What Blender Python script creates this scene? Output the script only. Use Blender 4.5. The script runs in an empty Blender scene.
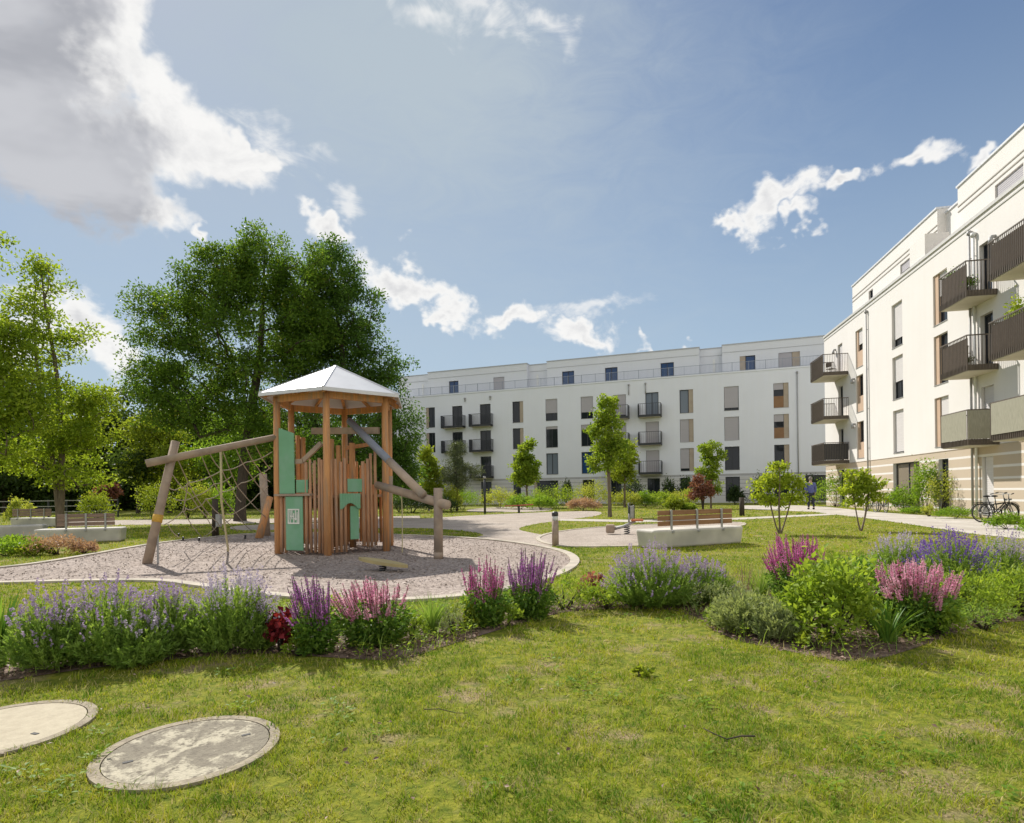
import bpy, bmesh, math, random
import numpy as np
from mathutils import Vector, Matrix
RD = random.Random(11); NR = np.random.default_rng(11)
rad = math.radians
scene = bpy.context.scene
COL = scene.collection
# ------------------------------------------------------------------ survey: the place as measured from the photograph's camera
F = 585.0; CX = 512.0; HY = 492.5; ROLL = rad(.8); EYE = 1.3
CR, SR = math.cos(ROLL), math.sin(ROLL)
def ab(px, py):
    dx, dy = px-CX, py-HY
    return dx*CR-dy*SR, dx*SR+dy*CR
def G(px, py, z=0.0):
    a, b = ab(px, py); Y = (EYE-z)*F/b
    return Vector((a/F*Y, Y, z))
def P(px, py, Y):
    a, b = ab(px, py)
    return Vector((a/F*Y, Y, EYE-b/F*Y))
def zat(px, py, Y): return P(px, py, Y).z

# ------------------------------------------------------------------ tags
def tag(o, label=None, cat=None, group=None, kind=None):
    if label: o['label'] = label
    if cat: o['category'] = cat
    if group: o['group'] = group
    if kind: o['kind'] = kind
    return o
def empty(name, loc=(0,0,0), rz=0.0, label=None, cat=None, group=None):
    o = bpy.data.objects.new(name, None); COL.objects.link(o)
    o.location = loc; o.rotation_euler = (0,0,rz); o.empty_display_size = .2
    return tag(o, label, cat, group)
def copy_tree(o, parent=None):
    c = o.copy(); COL.objects.link(c); c.parent = parent
    for ch in list(o.children): copy_tree(ch, c)
    return c

# ------------------------------------------------------------------ mesh helpers
class MB:
    def __init__(s): s.v=[]; s.f=[]; s.m=[]
    def face(s, pts, m=0):
        k=len(s.v); s.v += [tuple(p) for p in pts]; s.f.append(tuple(range(k,k+len(pts)))); s.m.append(m)
    def hexa(s, c, m=0):          # 8 corners: bottom ring 0-3 (ccw from above), top ring 4-7
        k=len(s.v); s.v += [tuple(p) for p in c]
        for q in ((3,2,1,0),(4,5,6,7),(0,1,5,4),(1,2,6,5),(2,3,7,6),(3,0,4,7)):
            s.f.append(tuple(k+i for i in q)); s.m.append(m)
    def box(s, x0,x1,y0,y1,z0,z1,m=0):
        s.hexa([(x0,y0,z0),(x1,y0,z0),(x1,y1,z0),(x0,y1,z0),(x0,y0,z1),(x1,y0,z1),(x1,y1,z1),(x0,y1,z1)],m)
    def obox(s, fr, s0,s1,a0,a1,z0,z1,m=0):   # box in a facade frame: along, outward, up
        q=[fr(s0,z0,a0),fr(s1,z0,a0),fr(s1,z0,a1),fr(s0,z0,a1),fr(s0,z1,a0),fr(s1,z1,a0),fr(s1,z1,a1),fr(s0,z1,a1)]
        s.hexa(q,m)
    def bar(s, p, q, w, h, m=0, up=(0,0,1)):  # rectangular bar p->q
        p=Vector(p); q=Vector(q); d=(q-p).normalized(); u=Vector(up)
        if abs(d.dot(u))>.97: u=Vector((0,1,0))
        x=d.cross(u).normalized(); y=x.cross(d).normalized()
        c=[]
        for e in (p,q):
            for i,j in ((-1,-1),(1,-1),(1,1),(-1,1)): c.append(e+x*(w/2*i)+y*(h/2*j))
        s.hexa(c,m)
    def tube(s, pts, rs, n=8, m=0, cap=True):
        pts=[Vector(p) for p in pts]
        if not isinstance(rs,(list,tuple)): rs=[rs]*len(pts)
        k0=len(s.v); prev=None
        for i,p in enumerate(pts):
            d=(pts[min(i+1,len(pts)-1)]-pts[max(i-1,0)])
            d=d.normalized() if d.length>1e-9 else Vector((0,0,1))
            if prev is None:
                u=Vector((1,0,0)) if abs(d.x)<.8 else Vector((0,1,0))
            else: u=prev
            u=(u-d*u.dot(d)).normalized(); prev=u; w=d.cross(u)
            for j in range(n):
                t=2*math.pi*j/n
                s.v.append(tuple(p+(u*math.cos(t)+w*math.sin(t))*rs[i]))
        for i in range(len(pts)-1):
            a=k0+i*n; b=a+n
            for j in range(n):
                s.f.append((a+j,a+(j+1)%n,b+(j+1)%n,b+j)); s.m.append(m)
        if cap:
            s.f.append(tuple(k0+j for j in range(n))[::-1]); s.m.append(m)
            e=k0+(len(pts)-1)*n; s.f.append(tuple(e+j for j in range(n))); s.m.append(m)
    def ring(s, c, ax, R, r, n=28, k=6, m=0):
        c=Vector(c); ax=Vector(ax).normalized(); u=ax.orthogonal().normalized(); w=ax.cross(u)
        k0=len(s.v)
        for i in range(n):
            t=2*math.pi*i/n; e=u*math.cos(t)+w*math.sin(t)
            for j in range(k):
                g=2*math.pi*j/k; s.v.append(tuple(c+e*(R+r*math.cos(g))+ax*(r*math.sin(g))))
        for i in range(n):
            for j in range(k):
                a=k0+i*k; b=k0+((i+1)%n)*k
                s.f.append((a+j,b+j,b+(j+1)%k,a+(j+1)%k)); s.m.append(m)
    def ball(s, c, rx, ry, rz, n=10, k=7, m=0):
        c=Vector(c); k0=len(s.v)
        for i in range(1,k):
            p=math.pi*i/k
            for j in range(n):
                t=2*math.pi*j/n
                s.v.append((c.x+rx*math.sin(p)*math.cos(t),c.y+ry*math.sin(p)*math.sin(t),c.z+rz*math.cos(p)))
        s.v.append((c.x,c.y,c.z+rz)); s.v.append((c.x,c.y,c.z-rz)); T=len(s.v)-2; B=T+1
        for i in range(k-2):
            for j in range(n):
                a=k0+i*n; b=a+n; s.f.append((a+j,b+j,b+(j+1)%n,a+(j+1)%n)); s.m.append(m)
        for j in range(n):
            s.f.append((T,k0+j,k0+(j+1)%n)); s.m.append(m)
            e=k0+(k-2)*n; s.f.append((B,e+(j+1)%n,e+j)); s.m.append(m)
    def build(s, name, mats, parent=None, smooth=False, bevel=0.0, seg=2):
        me=bpy.data.meshes.new(name); me.from_pydata(s.v,[],s.f); me.update()
        if not isinstance(mats,(list,tuple)): mats=[mats]
        for q in mats: me.materials.append(q)
        me.polygons.foreach_set('material_index',s.m)
        if smooth: me.polygons.foreach_set('use_smooth',[True]*len(s.f))
        o=bpy.data.objects.new(name,me); COL.objects.link(o)
        if parent is not None: o.parent=parent
        if bevel>0:
            b=o.modifiers.new('bevel','BEVEL'); b.width=bevel; b.segments=seg; b.limit_method='ANGLE'; b.angle_limit=rad(40)
        return o

def np_mesh(name, verts, faces_flat, totals, mats, parent=None, attrs=None, smooth=False):
    me=bpy.data.meshes.new(name)
    nv=len(verts); nl=len(faces_flat); nf=len(totals)
    me.vertices.add(nv); me.vertices.foreach_set('co',np.ascontiguousarray(verts,dtype=np.float32).ravel())
    me.loops.add(nl); me.loops.foreach_set('vertex_index',np.ascontiguousarray(faces_flat,dtype=np.int32))
    starts=np.concatenate([[0],np.cumsum(totals)[:-1]]).astype(np.int32)
    me.polygons.add(nf); me.polygons.foreach_set('loop_start',starts)
    try: me.polygons.foreach_set('loop_total',np.asarray(totals,dtype=np.int32))
    except Exception: pass
    me.update(calc_edges=True)
    for k,a in (attrs or {}).items():
        at=me.attributes.new(k,'FLOAT','POINT'); at.data.foreach_set('value',np.ascontiguousarray(a,dtype=np.float32))
    if not isinstance(mats,(list,tuple)): mats=[mats]
    for q in mats: me.materials.append(q)
    if smooth: me.polygons.foreach_set('use_smooth',np.ones(nf,dtype=bool))
    o=bpy.data.objects.new(name,me); COL.objects.link(o)
    if parent is not None: o.parent=parent
    return o

def unit(a): return a/np.maximum(np.linalg.norm(a,axis=1,keepdims=True),1e-9)
def leaf_arrays(C, A, N, L, Wd, rnd, fold=.15):
    """leaf blades: base C, axis A, face normal N; five-point leaf of two quads folded at its midrib"""
    A=unit(A); S=unit(np.cross(A,N)); Nn=unit(np.cross(S,A))
    L=L[:,None]; Wd=Wd[:,None]
    p0=C; p1=C+A*L*.45+S*Wd*.5+Nn*Wd*fold; p2=C+A*L-Nn*L*.08; p3=C+A*L*.45-S*Wd*.5+Nn*Wd*fold
    n=len(C); V=np.stack([p0,p1,p2,p3],1).reshape(-1,3)
    Fx=np.arange(4*n)
    # two triangles per leaf
    b=np.arange(n)[:,None]*4
    T=np.concatenate([b+0,b+1,b+2,b+0,b+2,b+3],1).reshape(-1)
    return V,T,np.full(2*n,3),np.repeat(rnd,4)
def leaves(name, C, A, N, L, Wd, mat, parent=None, rnd=None, fold=.15):
    if rnd is None: rnd=NR.random(len(C))
    V,T,tot,r=leaf_arrays(C,A,N,L,Wd,rnd,fold)
    return np_mesh(name,V,T,tot,mat,parent,{'rnd':r})
def strips(name, B, D, H, Wd, bend, mat, parent=None, rnd=None, seg=3, extra=None):
    """grass-like blades: base B, horizontal lean dir D (n,2), height H, width Wd, bend"""
    n=len(B)
    if rnd is None: rnd=NR.random(n)
    D3=np.concatenate([unit(D),np.zeros((n,1))],1); S=np.stack([-D3[:,1],D3[:,0],np.zeros(n)],1)
    th=NR.random(n)*6.283; S2=np.stack([np.cos(th),np.sin(th),np.zeros(n)],1); S=unit(S+.8*S2)
    rows=[]
    for i in range(seg+1):
        t=i/seg
        c=B+D3*(bend*H*t**1.8)[:,None]+np.array([0,0,1.])*(H*(t-.28*np.minimum(bend,1.6)*t*t*.6))[:,None]
        if i<seg:
            w=(Wd*.5*(1-.55*t**1.5))[:,None]; rows += [c-S*w,c+S*w]
        else: rows.append(c)
    k=2*seg+1; V=np.stack(rows,1).reshape(-1,3); b=np.arange(n)[:,None]*k
    fl=[];tot=[]
    for i in range(seg-1): fl += [b+2*i,b+2*i+1,b+2*i+3,b+2*i+2]; tot.append(4)
    fl += [b+2*seg-2,b+2*seg-1,b+2*seg]; tot.append(3)
    T=np.concatenate(fl,1).reshape(-1); tots=np.tile(tot,n)
    at={'rnd':np.repeat(rnd,k)}
    for kk,a in (extra or {}).items(): at[kk]=np.repeat(a,k)
    return np_mesh(name,V,T,tots,mat,parent,at)

def inpoly(X,Y,poly):
    c=np.zeros(len(X),bool); n=len(poly); j=n-1
    for i in range(n):
        xi,yi=poly[i][0],poly[i][1]; xj,yj=poly[j][0],poly[j][1]
        with np.errstate(divide='ignore',invalid='ignore'):
            q=((yi>Y)!=(yj>Y))&(X<(xj-xi)*(Y-yi)/(yj-yi+1e-12)+xi)
        c^=q; j=i
    return c
def smooth_poly(pts, it=2):
    pts=[Vector((p[0],p[1],0)) for p in pts]
    for _ in range(it):
        q=[]
        for i,p in enumerate(pts):
            r=pts[(i+1)%len(pts)]; q += [p.lerp(r,.25),p.lerp(r,.75)]
        pts=q
    return pts
def sheet(name, pts, z, mat, label=None, kind='structure'):
    bm=bmesh.new(); vs=[bm.verts.new((p[0],p[1],z)) for p in pts]
    f=bm.faces.new(vs); f.normal_update()
    if f.normal.z<0: f.normal_flip()
    bmesh.ops.triangulate(bm,faces=[f])
    me=bpy.data.meshes.new(name); bm.to_mesh(me); bm.free(); me.materials.append(mat)
    o=bpy.data.objects.new(name,me); COL.objects.link(o); tag(o,label,None,None,kind); return o

def vnoise(X,Y,sc,seed=0):
    """smooth value noise, numpy"""
    x=X*sc+seed*17.3; y=Y*sc+seed*7.7
    xi=np.floor(x).astype(int); yi=np.floor(y).astype(int); fx=x-xi; fy=y-yi
    fx=fx*fx*(3-2*fx); fy=fy*fy*(3-2*fy)
    def h(a,b):
        s=np.sin(a*127.1+b*311.7+seed*74.7)*43758.5453; return s-np.floor(s)
    return (h(xi,yi)*(1-fx)+h(xi+1,yi)*fx)*(1-fy)+(h(xi,yi+1)*(1-fx)+h(xi+1,yi+1)*fx)*fy
def fbm(X,Y,sc,seed=0,o=3):
    r=0;a=.5;t=0
    for i in range(o): r=r+a*vnoise(X,Y,sc*2**i,seed+i); t+=a; a*=.5
    return r/t

# ------------------------------------------------------------------ materials
def nt(name):
    m=bpy.data.materials.new(name); m.use_nodes=True; t=m.node_tree; t.nodes.clear()
    o=t.nodes.new('ShaderNodeOutputMaterial'); return m,t,o
def mk(name, c1, c2=None, scale=8, rough=.7, bump=0.0, detail=5, metal=0.0, spec=.4, stretch=(1,1,1), lo=.35, hi=.65, bscale=None, c3=None, s3=2.0, coord='Object', dist=0.0, nrough=.5):
    m,t,o=nt(name); N=t.nodes; Lk=t.links
    b=N.new('ShaderNodeBsdfPrincipled'); Lk.new(b.outputs[0],o.inputs[0])
    b.inputs['Roughness'].default_value=rough; b.inputs['Metallic'].default_value=metal; b.inputs['Specular IOR Level'].default_value=spec
    tc=N.new('ShaderNodeTexCoord'); mp=N.new('ShaderNodeMapping'); mp.inputs['Scale'].default_value=stretch
    Lk.new(tc.outputs[coord],mp.inputs[0])
    if c2 is None: c2=tuple(x*.88 for x in c1)
    n=N.new('ShaderNodeTexNoise'); n.inputs['Scale'].default_value=scale; n.inputs['Detail'].default_value=detail; n.inputs['Distortion'].default_value=dist; n.inputs['Roughness'].default_value=nrough
    Lk.new(mp.outputs[0],n.inputs['Vector'])
    r=N.new('ShaderNodeValToRGB'); r.color_ramp.elements[0].position=lo; r.color_ramp.elements[1].position=hi
    r.color_ramp.elements[0].color=(*c1,1); r.color_ramp.elements[1].color=(*c2,1); Lk.new(n.outputs[0],r.inputs[0])
    out=r.outputs[0]
    if c3 is not None:
        n3=N.new('ShaderNodeTexNoise'); n3.inputs['Scale'].default_value=s3; n3.inputs['Detail'].default_value=6; Lk.new(mp.outputs[0],n3.inputs['Vector'])
        r3=N.new('ShaderNodeValToRGB'); r3.color_ramp.elements[0].position=.48; r3.color_ramp.elements[1].position=.66; Lk.new(n3.outputs[0],r3.inputs[0])
        mx=N.new('ShaderNodeMix'); mx.data_type='RGBA'; Lk.new(r3.outputs[0],mx.inputs['Factor']); Lk.new(out,mx.inputs['A']); mx.inputs['B'].default_value=(*c3,1); out=mx.outputs['Result']
    Lk.new(out,b.inputs['Base Color'])
    if bump:
        n2=N.new('ShaderNodeTexNoise'); n2.inputs['Scale'].default_value=bscale or scale*3; n2.inputs['Detail'].default_value=6; Lk.new(mp.outputs[0],n2.inputs['Vector'])
        bp=N.new('ShaderNodeBump'); bp.inputs['Strength'].default_value=bump; bp.inputs['Distance'].default_value=.02
        Lk.new(n2.outputs[0],bp.inputs['Height']); Lk.new(bp.outputs[0],b.inputs['Normal'])
    return m
def leafmat(name, c1, c2, trans=.42, c3=None, rough=.5, tcol=1.25, nscale=1.2):
    m,t,o=nt(name); N=t.nodes; Lk=t.links
    at=N.new('ShaderNodeAttribute'); at.attribute_name='rnd'
    tc=N.new('ShaderNodeTexCoord'); n=N.new('ShaderNodeTexNoise'); n.inputs['Scale'].default_value=nscale; n.inputs['Detail'].default_value=3; Lk.new(tc.outputs['Object'],n.inputs['Vector'])
    ad=N.new('ShaderNodeMath'); ad.operation='MULTIPLY_ADD'; Lk.new(n.outputs[0],ad.inputs[0]); ad.inputs[1].default_value=1.4; ad.inputs[2].default_value=-.7
    a2=N.new('ShaderNodeMath'); a2.operation='ADD'; a2.use_clamp=True; Lk.new(at.outputs['Fac'],a2.inputs[0]); Lk.new(ad.outputs[0],a2.inputs[1])
    r=N.new('ShaderNodeValToRGB'); Lk.new(a2.outputs[0],r.inputs[0])
    r.color_ramp.elements[0].color=(*c1,1); r.color_ramp.elements[1].color=(*c2,1)
    if c3 is not None:
        e=r.color_ramp.elements.new(.9); e.color=(*c2,1); r.color_ramp.elements[2].color=(*c3,1); r.color_ramp.elements[2].position=1.0
    b=N.new('ShaderNodeBsdfPrincipled'); b.inputs['Roughness'].default_value=rough; b.inputs['Specular IOR Level'].default_value=.18
    tr=N.new('ShaderNodeBsdfTranslucent'); mc=N.new('ShaderNodeMix'); mc.data_type='RGBA'; mc.blend_type='MULTIPLY'; mc.inputs['Factor'].default_value=1
    Lk.new(r.outputs[0],mc.inputs['A']); mc.inputs['B'].default_value=(tcol*1.1,tcol*1.05,tcol*.6,1)
    Lk.new(mc.outputs['Result'],tr.inputs[0]); Lk.new(r.outputs[0],b.inputs['Base Color'])
    mx=N.new('ShaderNodeMixShader'); mx.inputs[0].default_value=trans; Lk.new(b.outputs[0],mx.inputs[1]); Lk.new(tr.outputs[0],mx.inputs[2]); Lk.new(mx.outputs[0],o.inputs[0])
    return m
def petal(name,c1,c2,trans=.3):
    m=leafmat(name,c1,c2,trans,nscale=3)
    for n in m.node_tree.nodes:
        if n.type=='MIX' and n.blend_type=='MULTIPLY': n.inputs['B'].default_value=(1.1,1.1,1.1,1)
    return m
M={}
M['larch']=mk('larch_wood',(.64,.32,.13),(.50,.24,.10),scale=4,stretch=(9,9,.6),bump=.6,c3=(.40,.26,.16),s3=1.6,rough=.75)
M['picket']=mk('picket_wood',(.58,.32,.17),(.42,.23,.13),scale=5,stretch=(9,9,.6),bump=.6,c3=(.36,.26,.19),s3=2.4,rough=.8)
M['greywood']=mk('weathered_wood',(.38,.295,.225),(.26,.20,.155),scale=3,stretch=(2,2,2),bump=.3,c3=(.40,.30,.22),s3=1.5,rough=.85)
M['palewood']=mk('pale_debarked_wood',(.47,.36,.27),(.34,.25,.18),scale=3,bump=.25,c3=(.33,.29,.25),s3=1.3,rough=.8)
M['steelpole']=mk('blue_grey_pole',(.25,.27,.33),(.20,.22,.28),scale=5,rough=.5,spec=.5)
M['green']=mk('green_panel',(.18,.40,.24),(.16,.36,.21),scale=2.5,rough=.5,bump=.03,c3=(.21,.40,.27),s3=3)
M['roofmetal']=mk('roof_sheet',(.66,.66,.68),(.58,.58,.60),scale=1.5,rough=.38,metal=.25,spec=.5)
M['signwhite']=mk('sign_white',(.75,.75,.70),rough=.5)
M['rope']=mk('rope',(.42,.36,.28),(.30,.26,.20),scale=40,rough=.9)
M['ropeyellow']=mk('pale_rope',(.55,.48,.28),(.45,.40,.24),scale=40,rough=.9)
M['strap']=mk('yellow_strap',(.62,.36,.06),(.5,.3,.05),scale=20)
M['board']=mk('board_wood',(.50,.40,.18),(.40,.32,.15),scale=4,stretch=(1,6,1),bump=.2)
M['gravel']=None
M['kerb']=mk('kerb_concrete',(.52,.46,.37),(.42,.37,.30),scale=5,rough=.9,bump=.3,bscale=60,c3=(.33,.30,.24),s3=2)
M['concrete']=mk('cast_concrete',(.62,.59,.52),(.52,.49,.43),scale=2.2,rough=.8,bump=.12,bscale=50,c3=(.46,.44,.39),s3=1.5)
M['benchwood']=mk('bench_wood',(.34,.18,.09),(.26,.13,.065),scale=3,stretch=(.6,6,6),bump=.2,rough=.6)
M['benchgrey']=mk('bench_wood_grey',(.30,.20,.155),(.23,.155,.125),scale=3,stretch=(.6,6,6),bump=.2,rough=.7)
M['galv']=mk('galvanised_steel',(.40,.39,.38),(.34,.34,.34),scale=8,metal=.25,rough=.6)
M['dark']=mk('anthracite_metal',(.035,.037,.042),(.028,.03,.034),scale=6,rough=.45,spec=.5)
M['black']=mk('black_rubber',(.018,.018,.018),(.012,.012,.012),scale=30,rough=.7)
M['brownmetal']=mk('brown_metal',(.125,.10,.078),(.10,.08,.062),scale=6,rough=.5)
M['cover']=mk('railing_fabric',(.16,.125,.10),(.13,.10,.08),scale=25,rough=.9,bump=.1)
M['matting']=mk('reed_matting',(.34,.325,.25),(.25,.24,.18),scale=10,stretch=(8,8,.5),rough=.9,bump=.3)
M['soffit']=mk('soffit_concrete',(.62,.57,.46),(.55,.50,.40),scale=1.5,rough=.85)
M['frame']=mk('window_frame',(.032,.035,.045),(.028,.03,.04),scale=5,rough=.4)
M['shutter']=mk('roller_shutter',(.44,.42,.44),(.41,.39,.41),scale=1.0,stretch=(1,1,30),rough=.6)
M['shutterw']=mk('roller_shutter_pale',(.66,.63,.62),(.61,.58,.57),scale=1.0,stretch=(1,1,30),rough=.6)
M['tan']=mk('tan_panel',(.42,.35,.27),(.38,.31,.24),scale=2,rough=.8)
M['brownpanel']=mk('brown_panel',(.26,.145,.07),(.22,.12,.06),scale=2,rough=.7)
M['tanr']=mk('tan_panel_rose',(.52,.37,.26),(.48,.34,.24),scale=2,rough=.8)
M['white']=mk('white_paint',(.75,.75,.73),(.7,.7,.68),scale=4,rough=.6)
M['soil']=mk('soil',(.10,.062,.042),(.17,.115,.085),scale=14,rough=.95,bump=.8,bscale=45,c3=(.24,.17,.13),s3=5)
M['bark']=mk('bark',(.075,.058,.042),(.045,.035,.027),scale=6,stretch=(3,3,.7),bump=.6,rough=.9)
M['barkpale']=mk('bark_pale',(.20,.155,.115),(.13,.10,.075),scale=6,stretch=(3,3,.7),bump=.5,rough=.9)
def glassmat(name,c,r=.04):
    m,t,o=nt(name); b=t.nodes.new('ShaderNodeBsdfPrincipled'); t.links.new(b.outputs[0],o.inputs[0])
    b.inputs['Base Color'].default_value=(*c,1); b.inputs['Roughness'].default_value=r; b.inputs['IOR'].default_value=1.45; b.inputs['Specular IOR Level'].default_value=.45
    return m
M['glass']=glassmat('window_glass',(.018,.022,.028))
M['glassblue']=glassmat('penthouse_glass',(.02,.06,.16))
M['glasswarm']=glassmat('beige_room_glass',(.24,.20,.15),.1)  # pane colour stands for the brownish-beige interior behind it
M['glasscur']=glassmat('curtained_glass',(.16,.19,.23),.1)
def stucco(name,c,banded=None):
    """render wall; banded = list of (z0,z1) of the pale courses on the beige ground storey"""
    m,t,o=nt(name); N=t.nodes; Lk=t.links
    b=N.new('ShaderNodeBsdfPrincipled'); Lk.new(b.outputs[0],o.inputs[0]); b.inputs['Roughness'].default_value=.88; b.inputs['Specular IOR Level'].default_value=.2
    tc=N.new('ShaderNodeTexCoord'); n=N.new('ShaderNodeTexNoise'); n.inputs['Scale'].default_value=.5; n.inputs['Detail'].default_value=7; Lk.new(tc.outputs['Object'],n.inputs['Vector'])
    r=N.new('ShaderNodeValToRGB'); r.color_ramp.elements[0].position=.3; r.color_ramp.elements[1].position=.7
    r.color_ramp.elements[0].color=(*[x*.965 for x in c],1); r.color_ramp.elements[1].color=(*c,1); Lk.new(n.outputs[0],r.inputs[0]); out=r.outputs[0]
    # faint weather streaks
    mp=N.new('ShaderNodeMapping'); mp.inputs['Scale'].default_value=(2.2,2.2,.12); Lk.new(tc.outputs['Object'],mp.inputs[0])
    n2=N.new('ShaderNodeTexNoise'); n2.inputs['Scale'].default_value=1.5; n2.inputs['Detail'].default_value=4; Lk.new(mp.outputs[0],n2.inputs['Vector'])
    r2=N.new('ShaderNodeValToRGB'); r2.color_ramp.elements[0].position=.35; r2.color_ramp.elements[1].position=.6; r2.color_ramp.elements[0].color=(.99,.987,.98,1); Lk.new(n2.outputs[0],r2.inputs[0])
    mm=N.new('ShaderNodeMix'); mm.data_type='RGBA'; mm.blend_type='MULTIPLY'; mm.inputs['Factor'].default_value=1; Lk.new(out,mm.inputs['A']); Lk.new(r2.outputs[0],mm.inputs['B']); out=mm.outputs['Result']
    nb=N.new('ShaderNodeTexNoise'); nb.inputs['Scale'].default_value=60; nb.inputs['Detail'].default_value=3; Lk.new(tc.outputs['Object'],nb.inputs['Vector'])
    bp=N.new('ShaderNodeBump'); bp.inputs['Strength'].default_value=.15; bp.inputs['Distance'].default_value=.01; Lk.new(nb.outputs[0],bp.inputs['Height']); Lk.new(bp.outputs[0],b.inputs['Normal'])
    Lk.new(out,b.inputs['Base Color']); return m
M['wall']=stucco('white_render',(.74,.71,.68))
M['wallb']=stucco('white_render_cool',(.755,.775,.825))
M['beige']=stucco('beige_render',(.53,.44,.34))
M['greyband']=stucco('pale_grey_render',(.62,.61,.61))
# lawn / ground
def groundmat():
    m,t,o=nt('lawn_ground'); N=t.nodes; Lk=t.links
    b=N.new('ShaderNodeBsdfPrincipled'); Lk.new(b.outputs[0],o.inputs[0]); b.inputs['Roughness'].default_value=.95; b.inputs['Specular IOR Level'].default_value=.1
    tc=N.new('ShaderNodeTexCoord')
    def noise(s,d=6):
        n=N.new('ShaderNodeTexNoise'); n.inputs['Scale'].default_value=s; n.inputs['Detail'].default_value=d; n.inputs['Roughness'].default_value=.65; Lk.new(tc.outputs['Object'],n.inputs['Vector']); return n
    def ramp(n,a,bb,ca,cb):
        r=N.new('ShaderNodeValToRGB'); e=r.color_ramp.elements; e[0].position=a; e[1].position=bb; e[0].color=(*ca,1); e[1].color=(*cb,1); Lk.new(n.outputs[0],r.inputs[0]); return r
    g=ramp(noise(14,9),.36,.64,(.09,.13,.015),(.27,.27,.035))
    s=ramp(noise(60,6),.36,.64,(.16,.115,.065),(.44,.34,.20))
    f=ramp(noise(1.8,9),.52,.66,(0,0,0),(1,1,1))
    mx=N.new('ShaderNodeMix'); mx.data_type='RGBA'; Lk.new(f.outputs[0],mx.inputs['Factor']); Lk.new(g.outputs[0],mx.inputs['A']); Lk.new(s.outputs[0],mx.inputs['B'])
    Lk.new(mx.outputs['Result'],b.inputs['Base Color'])
    bp=N.new('ShaderNodeBump'); bp.inputs['Strength'].default_value=.7; bp.inputs['Distance'].default_value=.03; Lk.new(noise(40,6).outputs[0],bp.inputs['Height']); Lk.new(bp.outputs[0],b.inputs['Normal'])
    return m
M['ground']=groundmat()
def gravelmat(name,ca,cb,cc,sc):
    m,t,o=nt(name); N=t.nodes; Lk=t.links
    b=N.new('ShaderNodeBsdfPrincipled'); Lk.new(b.outputs[0],o.inputs[0]); b.inputs['Roughness'].default_value=.9; b.inputs['Specular IOR Level'].default_value=.2
    tc=N.new('ShaderNodeTexCoord'); v=N.new('ShaderNodeTexVoronoi'); v.inputs['Scale'].default_value=sc; Lk.new(tc.outputs['Object'],v.inputs['Vector'])
    r=N.new('ShaderNodeValToRGB'); e=r.color_ramp.elements; e[0].color=(*ca,1); e[1].color=(*cc,1); k=e.new(.5); k.color=(*cb,1)
    sp=N.new('ShaderNodeSeparateColor'); Lk.new(v.outputs['Color'],sp.inputs[0]); Lk.new(sp.outputs[0],r.inputs[0])
    n=N.new('ShaderNodeTexNoise'); n.inputs['Scale'].default_value=.9; n.inputs['Detail'].default_value=6; Lk.new(tc.outputs['Object'],n.inputs['Vector'])
    r2=N.new('ShaderNodeValToRGB'); r2.color_ramp.elements[0].position=.3; r2.color_ramp.elements[1].position=.7; r2.color_ramp.elements[0].color=(.78,.76,.74,1); Lk.new(n.outputs[0],r2.inputs[0])
    mm=N.new('ShaderNodeMix'); mm.data_type='RGBA'; mm.blend_type='MULTIPLY'; mm.inputs['Factor'].default_value=1; Lk.new(r.outputs[0],mm.inputs['A']); Lk.new(r2.outputs[0],mm.inputs['B'])
    Lk.new(mm.outputs['Result'],b.inputs['Base Color'])
    bp=N.new('ShaderNodeBump'); bp.inputs['Strength'].default_value=.9; bp.inputs['Distance'].default_value=.02; Lk.new(v.outputs['Distance'],bp.inputs['Height'])
    n5=N.new('ShaderNodeTexNoise'); n5.inputs['Scale'].default_value=3.2; n5.inputs['Detail'].default_value=4; Lk.new(tc.outputs['Object'],n5.inputs['Vector'])
    b5=N.new('ShaderNodeBump'); b5.inputs['Strength'].default_value=.5 if sc>10 else .05; b5.inputs['Distance'].default_value=.10; Lk.new(n5.outputs[0],b5.inputs['Height']); Lk.new(b5.outputs[0],bp.inputs['Normal'])
    Lk.new(bp.outputs[0],b.inputs['Normal'])
    return m
M['gravel']=gravelmat('play_gravel',(.235,.19,.165),(.38,.315,.275),(.53,.45,.395),28)
M['pathgravel']=gravelmat('path_gravel',(.38,.325,.275),(.50,.43,.365),(.60,.52,.45),45)
M['paving']=gravelmat('pale_paving',(.50,.46,.40),(.53,.49,.43),(.56,.52,.46),3.3)
M['chips']=mk('gravel_chips',(.48,.405,.35),(.24,.20,.175),scale=6,rough=.9)
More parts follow.
